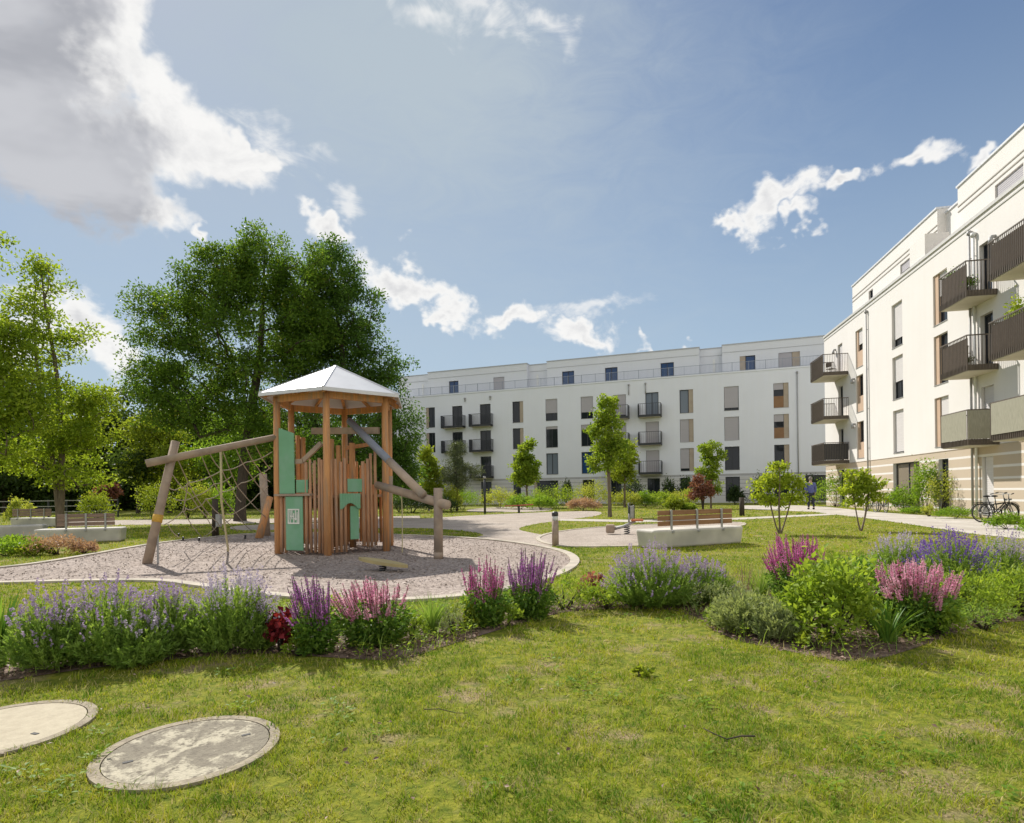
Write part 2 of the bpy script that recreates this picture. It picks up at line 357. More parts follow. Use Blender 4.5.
# foliage
def grassmat():
    m,t,o=nt('grass_blades'); N=t.nodes; Lk=t.links
    at=N.new('ShaderNodeAttribute'); at.attribute_name='rnd'; ad=N.new('ShaderNodeAttribute'); ad.attribute_name='dry'
    r=N.new('ShaderNodeValToRGB'); e=r.color_ramp.elements; e[0].color=(.10,.215,.012,1); e[1].color=(.52,.50,.045,1); k=e.new(.5); k.color=(.30,.385,.020,1); Lk.new(at.outputs['Fac'],r.inputs[0])
    r2=N.new('ShaderNodeValToRGB'); e=r2.color_ramp.elements; e[0].color=(.42,.37,.10,1); e[1].color=(.62,.50,.27,1); Lk.new(at.outputs['Fac'],r2.inputs[0])
    mx=N.new('ShaderNodeMix'); mx.data_type='RGBA'; Lk.new(ad.outputs['Fac'],mx.inputs['Factor']); Lk.new(r.outputs[0],mx.inputs['A']); Lk.new(r2.outputs[0],mx.inputs['B'])
    b=N.new('ShaderNodeBsdfPrincipled'); b.inputs['Roughness'].default_value=.6; b.inputs['Specular IOR Level'].default_value=.12
    tr=N.new('ShaderNodeBsdfTranslucent'); Lk.new(mx.outputs['Result'],b.inputs['Base Color']); Lk.new(mx.outputs['Result'],tr.inputs[0])
    ms=N.new('ShaderNodeMixShader'); ms.inputs[0].default_value=.38; Lk.new(b.outputs[0],ms.inputs[1]); Lk.new(tr.outputs[0],ms.inputs[2]); Lk.new(ms.outputs[0],o.inputs[0])
    return m
M['grass']=grassmat()
M['oak']=leafmat('oak_leaves',(.065,.135,.018),(.15,.25,.03),.52,c3=(.30,.34,.05))
M['oak2']=leafmat('alder_leaves',(.05,.115,.02),(.12,.215,.034),.50)
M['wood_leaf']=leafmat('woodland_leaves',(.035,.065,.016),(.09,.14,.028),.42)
M['lime']=leafmat('bright_leaves',(.17,.24,.025),(.31,.36,.04),.52)
M['lime2']=leafmat('fresh_green_leaves',(.135,.25,.028),(.26,.38,.042),.54)
M['lime3']=leafmat('light_park_leaves',(.15,.25,.028),(.31,.39,.045),.54)
M['yellow']=leafmat('yellow_green_leaves',(.20,.29,.028),(.39,.46,.05),.54)
M['ash']=leafmat('ash_leaves',(.17,.27,.025),(.34,.42,.045),.55)
M['pine']=leafmat('pine_needles',(.085,.115,.06),(.17,.20,.11),.3)
M['redleaf']=leafmat('copper_leaves',(.17,.065,.055),(.30,.14,.105),.4)
M['heu']=leafmat('red_leaves',(.085,.010,.018),(.25,.025,.03),.3)
M['heup']=leafmat('dusky_pink_leaves',(.25,.09,.085),(.42,.18,.15),.35)
M['lav']=leafmat('lavender_leaves',(.16,.28,.05),(.32,.44,.10),.44,nscale=5)
M['lavg']=leafmat('grey_green_leaves',(.24,.30,.125),(.40,.45,.21),.35,nscale=5)
M['sal']=leafmat('sage_leaves',(.10,.21,.035),(.22,.34,.06),.47,nscale=5)
M['bushy']=leafmat('bushy_leaves',(.18,.29,.03),(.34,.43,.06),.5,nscale=4)
M['iris']=leafmat('sword_leaves',(.09,.21,.035),(.20,.32,.05),.45,nscale=4)
M['hedge']=leafmat('hedge_leaves',(.26,.32,.045),(.43,.45,.09),.48)
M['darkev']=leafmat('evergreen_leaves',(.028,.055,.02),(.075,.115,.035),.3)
M['rosegrass']=leafmat('rose_seedheads',(.36,.22,.16),(.50,.33,.24),.35,nscale=5)
M['fl_lav']=petal('lavender_flowers',(.36,.26,.42),(.57,.45,.62))
M['fl_lavp']=petal('pale_lavender_flowers',(.44,.37,.48),(.62,.54,.64))
M['fl_viol']=petal('violet_flowers',(.15,.07,.36),(.30,.16,.55))
M['fl_purp']=petal('purple_sage_flowers',(.42,.12,.42),(.64,.30,.62))
M['fl_mag']=petal('magenta_sage_flowers',(.62,.12,.40),(.80,.30,.56))
M['fl_pink']=petal('pink_sage_flowers',(.72,.30,.46),(.88,.56,.66))
M['seed']=petal('brown_seedheads',(.20,.12,.09),(.32,.20,.15))
M['mulch']=leafmat('mulch_chips',(.14,.085,.06),(.32,.22,.16),.05)

# ------------------------------------------------------------------ camera, sun, sky
cam=bpy.data.cameras.new('camera'); co=bpy.data.objects.new('camera',cam); COL.objects.link(co); scene.camera=co
cam.sensor_width=36; cam.lens=F/1024*36; cam.shift_y=(HY-411.5)/1024; cam.clip_end=3000; cam.clip_start=.05
co.matrix_world=Matrix(((CR,SR,0,0),(0,0,-1,0),(-SR,CR,0,EYE),(0,0,0,1)))
SUN_EL, SUN_AZ = rad(42), rad(-30)          # azimuth clockwise from +Y
sl=bpy.data.lights.new('sun','SUN'); so=bpy.data.objects.new('sun',sl); COL.objects.link(so)
sl.energy=5.0; sl.angle=rad(.5); sl.color=(1,.95,.87)
sd=Vector((math.sin(SUN_AZ)*math.cos(SUN_EL),math.cos(SUN_AZ)*math.cos(SUN_EL),math.sin(SUN_EL)))
so.rotation_euler=sd.to_track_quat('Z','Y').to_euler(); so.location=sd*60
w=bpy.data.worlds.new('World'); scene.world=w; w.use_nodes=True
def build_sky():
    t=w.node_tree; t.nodes.clear(); N=t.nodes; Lk=t.links
    out=N.new('ShaderNodeOutputWorld'); bg=N.new('ShaderNodeBackground'); Lk.new(bg.outputs[0],out.inputs[0]); bg.inputs[1].default_value=SKY_STRENGTH
    sk=N.new('ShaderNodeTexSky'); sk.sky_type='NISHITA'; sk.sun_disc=False; sk.sun_elevation=SUN_EL; sk.sun_rotation=SUN_AZ
    sk.air_density=1.0; sk.dust_density=.35; sk.ozone_density=2.5; sk.altitude=100
    tc=N.new('ShaderNodeTexCoord'); D=tc.outputs['Generated']
    def math_(op,a,b=None,c=None,clamp=False):
        n=N.new('ShaderNodeMath'); n.operation=op; n.use_clamp=clamp
        for i,x in enumerate((a,b,c)):
            if x is None: continue
            if isinstance(x,(int,float)): n.inputs[i].default_value=x
            else: Lk.new(x,n.inputs[i])
        return n.outputs[0]
    def dot(v):
        n=N.new('ShaderNodeVectorMath'); n.operation='DOT_PRODUCT'; Lk.new(D,n.inputs[0]); n.inputs[1].default_value=v; return n.outputs['Value']
    def blob(px,py,rx,ry,rot=0):
        """an elliptical patch of sky about a direction; 1 in its middle, 0 on its rim"""
        a,b=ab(px,py); c=Vector((a/F,1,-b/F)); L=c.length; c.normalize()
        a1,b1=ab(px+math.cos(rad(rot))*rx,py-math.sin(rad(rot))*rx); e1=Vector((a1/F,1,-b1/F))
        a2,b2=ab(px+math.sin(rad(rot))*ry,py+math.cos(rad(rot))*ry); e2=Vector((a2/F,1,-b2/F))
        t1=e1/e1.dot(c)-c; t2=e2/e2.dot(c)-c
        q1=dot(t1/t1.length_squared); q2=dot(t2/t2.length_squared); q0=math_('MAXIMUM',dot(c),.05)
        cx=N.new('ShaderNodeCombineXYZ'); Lk.new(q1,cx.inputs[0]); Lk.new(q2,cx.inputs[1])
        ln=N.new('ShaderNodeVectorMath'); ln.operation='LENGTH'; Lk.new(cx.outputs[0],ln.inputs[0])
        return math_('SUBTRACT',1.0,math_('DIVIDE',ln.outputs['Value'],q0))
    def union(l):
        r=l[0]
        for x in l[1:]: r=math_('SMOOTH_MAX',r,x,.15)
        return r
    def noise(scale,detail,rough,stretch=(1,1,1),dist=0,off=(0,0,0)):
        mp=N.new('ShaderNodeMapping'); mp.inputs['Scale'].default_value=stretch; mp.inputs['Location'].default_value=off; Lk.new(D,mp.inputs[0])
        n=N.new('ShaderNodeTexNoise'); n.inputs['Scale'].default_value=scale; n.inputs['Detail'].default_value=detail; n.inputs['Roughness'].default_value=rough; n.inputs['Distortion'].default_value=dist
        Lk.new(mp.outputs[0],n.inputs['Vector']); return n.outputs[0]
    def sstep(x,a,b):
        n=N.new('ShaderNodeMapRange'); n.interpolation_type='SMOOTHSTEP'; Lk.new(x,n.inputs['Value'])
        n.inputs['From Min'].default_value=a; n.inputs['From Max'].default_value=b; return n.outputs['Result']
    # one warped direction field frays every cloud's rim
    nv=N.new('ShaderNodeTexNoise'); nv.inputs['Scale'].default_value=9; nv.inputs['Detail'].default_value=4; nv.inputs['Roughness'].default_value=.62; Lk.new(D,nv.inputs['Vector'])
    w1=N.new('ShaderNodeVectorMath'); w1.operation='SUBTRACT'; Lk.new(nv.outputs['Color'],w1.inputs[0]); w1.inputs[1].default_value=(.5,.5,.5)
    w2=N.new('ShaderNodeVectorMath'); w2.operation='SCALE'; Lk.new(w1.outputs[0],w2.inputs[0]); w2.inputs['Scale'].default_value=.16
    w3=N.new('ShaderNodeVectorMath'); w3.operation='ADD'; Lk.new(D,w3.inputs[0]); Lk.new(w2.outputs[0],w3.inputs[1])
    D0=D; D=w3.outputs[0]
    big=[blob(0,70,150,140),blob(70,150,95,85),blob(95,40,70,75,-40),blob(165,120,85,62,-30),blob(215,150,85,34,-18),blob(262,158,40,16,-20),blob(120,200,62,38)]
    cum=[blob(72,325,74,46),blob(112,350,44,34),blob(10,330,60,40),blob(325,229,34,16,-20),blob(183,226,22,11),
         blob(400,280,62,22,-14),blob(440,306,40,20),blob(432,316,26,11),blob(515,318,56,15),blob(578,334,44,18),blob(790,202,56,24,14),blob(742,214,26,14),blob(800,222,24,14),
         blob(845,186,36,10,10),blob(912,160,40,22),blob(972,160,18,12),blob(670,347,44,6)]
    # unseen clouds added outside the view
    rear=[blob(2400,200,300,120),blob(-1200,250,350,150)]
    wisp=[blob(550,36,58,30,-22),blob(480,14,80,26,-25),blob(420,5,60,20,-20),blob(285,150,60,24,-30),blob(590,312,80,14),blob(345,210,22,16)]
    core=[blob(-5,105,140,112,-15),blob(62,168,84,62,-35),blob(30,30,70,62,-35)]
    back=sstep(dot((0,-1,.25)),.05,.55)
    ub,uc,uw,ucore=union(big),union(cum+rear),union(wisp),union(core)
    D=D0
    n1=noise(7,8,.64,(1,1,1.3),.3); n2=noise(19,6,.66,(1,1,1.4),.3,(3,1,7)); nw=noise(9,7,.68,(1,1,2.4),.9,(1,5,2))
    h1=math_('SUBTRACT',n1,.5); h2=math_('SUBTRACT',n2,.5); hw=math_('SUBTRACT',nw,.5)
    fb=math_('ADD',ub,math_('ADD',math_('MULTIPLY',h1,.9),math_('MULTIPLY',h2,.6)))
    dbig=sstep(fb,.0,.40)
    fc=math_('ADD',uc,math_('ADD',math_('MULTIPLY',h2,1.5),math_('MULTIPLY',h1,.9)))
    dcum=sstep(fc,.05,.62)
    fw=math_('ADD',uw,math_('MULTIPLY',hw,2.2))
    dw=math_('MULTIPLY',sstep(fw,.05,1.05),.72)
    dfill=math_('MULTIPLY',back,sstep(math_('ADD',n1,math_('MULTIPLY',n2,.4)),.52,.72))  # unseen bright clouds added behind the viewer to fill the shaded facade
    den=math_('MAXIMUM',math_('MAXIMUM',math_('MAXIMUM',dbig,dcum),dw),dfill)
    # thick parts are grey from below, the thin sunward rims white
    gr=sstep(math_('ADD',ucore,math_('ADD',math_('MULTIPLY',h1,1.1),math_('MULTIPLY',h2,.5))),-.42,.22)
    n3=noise(13,5,.64,(1,1,1.5),.3,(9,2,4)); n4=noise(5,4,.6,(1,1,2.2),.4,(2,8,1))
    puff=math_('MULTIPLY',sstep(fc,.45,1.1),math_('MULTIPLY',sstep(n3,.36,.62),.55))
    flank=math_('MULTIPLY',dbig,math_('MULTIPLY',sstep(n3,.42,.68),.30))
    gr2=math_('MAXIMUM',gr,math_('MAXIMUM',math_('MULTIPLY',puff,dcum),flank))
    gv=N.new('ShaderNodeMix'); gv.data_type='RGBA'; Lk.new(sstep(n4,.34,.66),gv.inputs['Factor']); gv.inputs['A'].default_value=(*[x*CLOUD*.47 for x in (.93,.95,1.03)],1); gv.inputs['B'].default_value=(*[x*CLOUD*.64 for x in (.96,.97,1.02)],1)
    cc=N.new('ShaderNodeMix'); cc.data_type='RGBA'; Lk.new(gr2,cc.inputs['Factor']); cc.inputs['A'].default_value=(*[x*CLOUD for x in (1,.99,.97)],1); Lk.new(gv.outputs['Result'],cc.inputs['B'])
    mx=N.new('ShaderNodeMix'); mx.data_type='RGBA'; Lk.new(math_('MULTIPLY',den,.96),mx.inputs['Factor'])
    sep=N.new('ShaderNodeSeparateColor'); Lk.new(sk.outputs[0],sep.inputs[0])
    lum=math_('ADD',math_('MULTIPLY',sep.outputs[0],.3),math_('ADD',math_('MULTIPLY',sep.outputs[1],.5),math_('MULTIPLY',sep.outputs[2],.2)))
    den_=math_('DIVIDE',1.0,math_('ADD',1.0,math_('MULTIPLY',lum,SHOULDER)))
    sc_=N.new('ShaderNodeVectorMath'); sc_.operation='SCALE'; Lk.new(sk.outputs[0],sc_.inputs[0]); Lk.new(den_,sc_.inputs['Scale'])
    # thin high veil round the sun
    veil=N.new('ShaderNodeMix'); veil.data_type='RGBA'
    vb=math_('MULTIPLY',sstep(math_('ADD',blob(330,20,640,560),math_('MULTIPLY',hw,.5)),0,.95),.62)
    vb2=math_('MULTIPLY',sstep(math_('ADD',blob(430,60,330,230),math_('MULTIPLY',hw,.6)),0,1.0),.55)
    vv=math_('MAXIMUM',vb,math_('ADD',math_('MULTIPLY',vb,.8),vb2),None,True)
    Lk.new(vv,veil.inputs['Factor']); Lk.new(sc_.outputs[0],veil.inputs['A']); veil.inputs['B'].default_value=(*[x*CLOUD*.62 for x in (.78,.91,1.03)],1)
    hz=N.new('ShaderNodeMix'); hz.data_type='RGBA'
    Lk.new(math_('MULTIPLY',math_('SUBTRACT',1.0,sstep(dot((0,0,1)),-.02,.70)),.72),hz.inputs['Factor']); Lk.new(veil.outputs['Result'],hz.inputs['A']); hz.inputs['B'].default_value=(*[x*CLOUD*.70 for x in (.74,.92,1.06)],1)
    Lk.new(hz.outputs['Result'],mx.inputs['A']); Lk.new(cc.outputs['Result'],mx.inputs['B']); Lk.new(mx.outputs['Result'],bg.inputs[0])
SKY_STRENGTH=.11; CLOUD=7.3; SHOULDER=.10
build_sky()
try:
    w.cycles.sampling_method='MANUAL'; w.cycles.sample_map_resolution=512
except Exception: pass
vs=scene.view_settings; vs.view_transform='Standard'; vs.look='None'; vs.exposure=0.27; vs.gamma=1
scene.display_settings.display_device='sRGB'
try:
    scene.cycles.use_denoising=True; scene.cycles.max_bounces=8; scene.cycles.transparent_max_bounces=8
    scene.cycles.sample_clamp_indirect=6
except Exception: pass

# ------------------------------------------------------------------ ground, gravel, paths
g=MB(); g.face([(-900,-300,0),(900,-300,0),(900,1500,0),(-900,1500,0)]); tag(g.build('ground',M['ground']),None,None,None,'structure')
pit_px=[(-150,589),(0,583),(60,581.5),(120,580.3),(170,580.5),(215,587),(270,594.5),(340,600),(420,600),(480,594),(530,583),(562,571.5),(573,561),(562,552.5),(535,546.5),(500,541.5),(460,538),(400,535.5),(330,533.5),(262,533),(204,538.6),(160,543.5),(125,549.5),(60,561.5),(0,569.5),(-150,580)]
pit=smooth_poly([G(*q) for q in pit_px],2)
def gp(l,it=2): return smooth_poly([G(*q) for q in l],it)
sheet('gravel_pit',pit,.008,M['gravel'])
path_px=[(230,525.5),(300,523.5),(387,521),(470,515.5),(540,512.3),(600,510.6),(603,515.5),(570,519),(535,524),(514,529),(535,533.5),(560,538),(556,546),(545,548),(500,541.5),(470,538.5),(490,534),(440,528.5),(387,528),(300,529.5),(230,531)]
path=gp(path_px,2); sheet('gravel_path',path,.004,M['pathgravel'])
sand_px=[(534,538),(566,530.5),(620,526),(690,523.5),(740,522),(745,526),(700,531),(655,546),(600,547),(556,547)]
sand=gp(sand_px,2); sheet('sand_area',sand,.012,M['pathgravel'])
far_px=[(462,512),(472,508.6),(510,506.8),(548,507.6),(556,510.5),(520,512.6)]
farp=gp(far_px,2); sheet('far_play_area',farp,.012,M['pathgravel'])
def offset_line(pts,dist,closed=True):
    n=len(pts); r=[]
    for i,p in enumerate(pts):
        a=pts[i-1] if (closed or i>0) else p; b=pts[(i+1)%n] if (closed or i<n-1) else p
        d=(b-a); d.z=0; d.normalize(); r.append(Vector((p.x-d.y*dist,p.y+d.x*dist,0)))
    return r
def kerb(name,pts,wd,h,mat):
    area=sum(pts[i].x*pts[(i+1)%len(pts)].y-pts[(i+1)%len(pts)].x*pts[i].y for i in range(len(pts)))
    q=offset_line(pts,-wd if area>0 else wd); mb=MB(); n=len(pts)
    for i in range(n):
        j=(i+1)%n
        for a,b,z0,z1 in ((pts[i],pts[j],h,h),):
            pass
        A,B,Cc,Dd=pts[i],pts[j],q[j],q[i]
        mb.face([(A.x,A.y,h),(B.x,B.y,h),(Cc.x,Cc.y,h),(Dd.x,Dd.y,h)])
        mb.face([(Dd.x,Dd.y,h),(Cc.x,Cc.y,h),(Cc.x,Cc.y,0),(Dd.x,Dd.y,0)])
        mb.face([(A.x,A.y,0),(B.x,B.y,0),(B.x,B.y,h),(A.x,A.y,h)])
    o=mb.build(name,mat); tag(o,None,None,None,'structure'); return q
kerb_out=kerb('kerb',pit,.17,.035,M['kerb'])
kerb('sand_kerb',sand,.12,.03,M['kerb'])
# paved path along the right-hand building
RO=Vector((19.6,25,0)); RDv=Vector((.203,1,0)).normalized(); RN=Vector((-RDv.y,RDv.x,0))
up_px=[(740,505.5),(800,505.5),(828,507),(874,512),(940,516.5),(972,519),(1024,525.5)]
lo_px=[(1024,539),(972,534),(924,526.5),(868,518.5),(814,512),(775,510.5),(740,509)]
pave=[G(*q) for q in up_px]+[Vector((14.4,8,0)),Vector((13,1,0)),Vector((9.6,1,0)),Vector((11.2,8,0))]+[G(*q) for q in lo_px]
sheet('paved_path',pave,.006,M['paving'])
side_px=[(560,518.8),(640,520.2),(735,518),(800,515),(842,513),(842,514.6),(800,516.8),(735,520),(640,522.5),(560,520.8)]
sidep=[G(*q) for q in side_px]; sheet('narrow_path',sidep,.009,M['paving'])
leftp=[G(*q) for q in [(60,522),(130,520),(260,519),(420,516),(420,520.5),(260,523.5),(130,525),(60,527)]]
sheet('left_path',leftp,.010,M['pathgravel'])
backp=[P(385,500,60),P(800,500,47)]
bp_px=[(380,504.5),(470,503.5),(560,502),(650,502.5),(740,504.5),(740,508),(650,506),(560,505.5),(470,507),(380,508)]
backpath=[G(*q) for q in bp_px]
# flower bed soil
bed_px=[(-160,702),(0,682),(100,667),(200,657),(270,653),(330,658),(400,662),(440,648),(500,630),(560,612),(620,608),(690,611),(722,638),(790,652),(850,664),(900,655),(960,630),(1024,620),(1200,614),
        (1200,552),(1024,560),(900,570),(780,582),(700,594),(620,594),(575,600),(540,600),(480,606),(400,612),(340,612),(250,606),(150,606),(0,628),(-160,640)]
bed=gp(bed_px,1); sheet('flower_bed_soil',bed,.005,M['soil'])

# ------------------------------------------------------------------ buildings
def frame_fn(o,d,n):
    def f(s,z,a=0.0): return (o.x+d.x*s+n.x*a, o.y+d.y*s+n.y*a, z)
    return f
def wall_holes(mb,fr,s0,s1,z0,z1,holes,depth=.22,off=0.0,m=0,mr=0,zsplit=()):
    ss=sorted({s0,s1,*[x for h in holes for x in h[:2]]}); zs=sorted({z0,z1,*zsplit,*[x for h in holes for x in h[2:4]]})
    for i in range(len(ss)-1):
        for j in range(len(zs)-1):
            a=(ss[i]+ss[i+1])/2; b=(zs[j]+zs[j+1])/2
            if any(h[0]<a<h[1] and h[2]<b<h[3] for h in holes): continue
            mm=m(b) if callable(m) else m
            mb.face([fr(ss[i],zs[j],off),fr(ss[i+1],zs[j],off),fr(ss[i+1],zs[j+1],off),fr(ss[i],zs[j+1],off)],mm)
    for a,b,c,e in [h[:4] for h in holes]:
        k=off-depth
        for q in ([fr(a,c,off),fr(a,e,off),fr(a,e,k),fr(a,c,k)],[fr(b,e,off),fr(b,c,off),fr(b,c,k),fr(b,e,k)],
                  [fr(a,e,off),fr(b,e,off),fr(b,e,k),fr(a,e,k)],[fr(b,c,off),fr(a,c,off),fr(a,c,k),fr(b,c,k)]):
            mb.face(q,mr)
        mb.face([fr(a,c,k),fr(b,c,k),fr(b,e,k),fr(a,e,k)],mr)
def window(parent,fr,s0,s1,z0,z1,depth=.22,off=0.0,shutter=0.0,side=None,sidew=.33,lower=0.0,lowmat='brownpanel',glass='glass',smat='shutter',panmat='tan',mull=True,name='window'):
    """casement in its opening: frame with sill; pane, roller shutter, side panel and lower panel as pieces of it"""
    a0,a1=s0,s1; k=off-depth+.02; mb=MB(); t=.07
    if side=='R': a1=s1-sidew*(s1-s0)
    if side=='L': a0=s0+sidew*(s1-s0)
    zl=z0+lower*(z1-z0)
    def b(p,q,r,s_,e0=k,e1=k+.07): mb.obox(fr,p,q,e0,e1,r,s_)
    b(a0+.004,a1-.004,zl+.004,zl+t); b(a0+.004,a1-.004,z1-t,z1-.004); b(a0+.004,a0+t,zl+t,z1-t); b(a1-t,a1-.004,zl+t,z1-t)
    if mull:
        mmx=(a0+a1)/2; b(mmx-.035,mmx+.035,zl+t,z1-t)
    o=mb.build(name,M['frame'],parent)
    q=MB(); q.obox(fr,s0+.003,s1-.003,off-depth+.095,off+.03,z0+.002,z0+.03); q.build('sill',M['galv'],o)
    p=MB(); p.obox(fr,a0+t*.6,a1-t*.6,k+.015,k+.035,zl+t*.6,z1-t*.6); p.build('pane',M[glass],o)
    if shutter>0:
        q=MB(); zz=z1-.01-(z1-zl-.03)*shutter; q.obox(fr,a0+.03,a1-.03,k+.085,k+.105,zz,z1-.006)
        nsl=int((z1-zz)/.09)
        for i in range(nsl): q.obox(fr,a0+.03,a1-.03,k+.105,k+.112,zz+i*.09+.012,zz+i*.09+.078)
        q.build('shutter',M[smat],o)
    if side:
        q=MB()
        if side=='R': q.obox(fr,a1+.004,s1-.004,off-depth+.015,off-.07,z0+.034,z1-.004)
        else: q.obox(fr,s0+.004,a0-.004,off-depth+.015,off-.07,z0+.034,z1-.004)
        q.build('side_panel',M[panmat],o)
    if lower>0:
        q=MB(); q.obox(fr,a0+.004,a1-.004,off-depth+.015,off-.07,z0+.034,zl-.004); q.build('lower_panel',M[lowmat],o)
    return o
def pipe(parent,fr,s,z0,z1,off=.09,r=.055,mat='galv'):
    mb=MB(); mb.tube([fr(s,z0,off),fr(s,z1,off)],r,8)
    for z in np.arange(z0+1.2,z1,2.4): mb.tube([fr(s,z,off),fr(s,z,0.0)],.02,6)
    mb.tube([fr(s,z1,off),fr(s,z1+.16,off-.0)],[r*1.9,r*1.9],8)
    return mb.build('downpipe',M[mat],parent,True)
def balcony(parent,fr,s0,s1,proj,z,name='balcony',kind='bars',dense=.11,slabt=.2,railh=1.2,metal='brownmetal',skirt=.22,coverside=None):
    """slab with dark edge band; its railing of upright flats as a child. s0<s1; z = underside of the slab"""
    sl=MB(); sl.obox(fr,s0,s1,.003,proj,z,z+slabt); o=sl.build(name,M['soffit'],parent)
    fb=MB(); h=z+slabt+.06
    fb.obox(fr,s0-.03,s1+.03,proj+.003,proj+.03,z+.03,h); fb.obox(fr,s0-.033,s0-.004,.01,proj+.001,z+.03,h); fb.obox(fr,s1+.004,s1+.033,.01,proj+.001,z+.03,h)
    fb.build('edge_band',M[metal],o)
    rb=MB(); top=z+slabt+railh
    edges=[((s0,proj+.045),(s1,proj+.045)),((s0-.045,.03),(s0-.045,proj+.045)),((s1+.045,.03),(s1+.045,proj+.045))]
    for (p,q) in edges:
        L=math.hypot(q[0]-p[0],q[1]-p[1]); n=max(2,int(L/dense))
        for i in range(n+1):
            t=i/n; s=p[0]+(q[0]-p[0])*t; a=p[1]+(q[1]-p[1])*t
            hw=.009
            rb.obox(fr,s-hw,s+hw,a-hw,a+hw,z+.04,top)
        rb.obox(fr,min(p[0],q[0])-.02,max(p[0],q[0])+.02,min(p[1],q[1])-.02,max(p[1],q[1])+.02,top+.001,top+.045)
    rb.build('railing',M[metal],o)
    return o

# ---- building across the lawn (long white block)
d=Vector((.9402316590,-.3405355,0)); n=Vector((-.3405355,-.9402316590,0)); o=Vector((-12.5239,69.3353,0)); fb_=frame_fn(o,d,n)
BB=empty('apartment_building',(o.x+d.x*20,o.y+d.y*20,0),0,'long white apartment block across the lawn with four storeys and a set-back roof storey','building')
BBinv=Matrix.Translation((-BB.location.x,-BB.location.y,0))
def attach(ob,par):
    """parent keeping world coordinates (the part's mesh was built in world coordinates)"""
    ob.matrix_parent_inverse=Matrix.Translation(par.location).inverted(); return ob
S0,S1=-3.0,62.0; ZR=[(8.98,11.34),(6.08,8.38),(3.18,5.48)]; G0,G1=.12,2.55
wins=[]   # s0,s1,row,kwargs
def addcol(s0,s1,rows): 
    for r,kw in rows: wins.append((s0,s1,r,kw))
addcol(-2.4,-1.2,[(0,{}),(1,{}),(2,{})])
addcol(2.75,3.92,[(0,dict(side='L',sidew=.28)),(1,dict(side='L',sidew=.28)),(2,dict(side='L',sidew=.28))])
doors=[(6.13,7.42),(9.59,10.9),(24.7,25.98),(27.96,29.27)]
addcol(13.5,14.76,[(0,dict(side='R',mull=False)),(1,dict(side='R',mull=False)),(2,dict(side='R',mull=False))])
addcol(17.32,18.65,[(0,dict(shutter=.64)),(1,dict(shutter=.12)),(2,dict(glass='glasscur'))])
addcol(21.22,22.54,[(0,dict(shutter=.70)),(1,dict(shutter=.22)),(2,dict(glass='glassblue'))])
addcol(31.33,32.63,[(0,dict(side='R',mull=False,glass='glasscur')),(1,dict(side='R',mull=False,shutter=1)),(2,dict(side='R',mull=False,shutter=.88))])
addcol(35.52,36.86,[(0,dict(shutter=.88)),(1,dict(shutter=1)),(2,{})])
addcol(39.95,41.26,[(0,dict(side='R',mull=False,shutter=.5,lower=.48)),(1,dict(side='R',mull=False,shutter=.55,lower=.45)),(2,dict(side='R',mull=False,lower=.3))])
addcol(46,47.3,[(0,{}),(1,dict(shutter=.5)),(2,{})]); addcol(50.2,51.5,[(0,dict(shutter=.5)),(1,{}),(2,{})])
holes=[(a,b,*ZR[r]) for a,b,r,_ in wins]
dz=[(8.95,11.3),(6.0,8.32),(3.08,5.4)]
for a,b in doors:
    for r in range(3): holes.append((a,b,*dz[r]))
gholes=[(3.1,3.9),(6.3,7.4),(9.6,10.9),(13.48,14.38),(15.9,18.62),(21.3,22.55),(24.3,25.4),(28.05,29.3),(31.3,32.25),(35.55,36.86),(39.9,41.2),(42.6,45.0)]
holes += [(a,b,G0,G1) for a,b in gholes]
mb=MB(); stripes=[2.84,2.62,2.30,2.22,1.92,1.84,1.54,1.46,1.16,1.08,.78,.70]
def matb(z):
    if z>2.84: return 0
    for i in range(1,len(stripes)-1,2):
        if stripes[i+1]<z<stripes[i]: return 2
    return 2 if z>2.62 else 1
# courses of the ground storey: narrow grooves a tone darker
def matb(z):
    if z>2.84: return 0
    for lo_,hi_ in ((2.62,2.84),(2.22,2.30),(1.84,1.92),(1.46,1.54),(1.08,1.16),(.70,.78)):
        if lo_<z<hi_: return 2
    return 1
wall_holes(mb,fb_,S0,S1,0,12.7,holes,m=matb,mr=0,zsplit=stripes)
mb.face([fb_(S1,0,0),fb_(S1,0,-12),fb_(S1,12.7,-12),fb_(S1,12.7,0)]); mb.face([fb_(S0,0,-12),fb_(S0,0,0),fb_(S0,12.7,0),fb_(S0,12.7,-12)])
mb.face([fb_(S1,0,-12),fb_(S0,0,-12),fb_(S0,12.7,-12),fb_(S1,12.7,-12)]); mb.face([fb_(S0,12.62,0),fb_(S1,12.62,0),fb_(S1,12.62,-12),fb_(S0,12.62,-12)])
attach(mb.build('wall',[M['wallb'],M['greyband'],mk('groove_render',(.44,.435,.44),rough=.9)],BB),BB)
def sub(ob): return attach(ob,BB)
c=MB(); c.obox(fb_,S0-.05,S1,-.3,.05,12.64,12.78); c.obox(fb_,S0,S1,.004,.025,2.55,2.58); sub(c.build('cornice',M['wallb'],BB))
for a,b,r,kw in wins: sub(window(BB,fb_,a,b,*ZR[r],**kw))
for i,(a,b) in enumerate(doors):
    for r in range(3):
        kw={}
        if i==3 and r>0: kw=dict(shutter=1.0)
        if i==2: kw=dict(shutter=.9)
        if i==3 and r==0: kw=dict(glass='glasscur')
        sub(window(BB,fb_,a,b,*dz[r],name='balcony_door',**kw))
for i,(a,b) in enumerate(gholes):
    kw={}
    if a==15.9: kw=dict(side='L',sidew=.12)
    sub(window(BB,fb_,a,b,G0,G1,**kw))
bal=[(5.2,7.75),(8.68,11.13),(24.1,26.25),(27.38,29.5)]
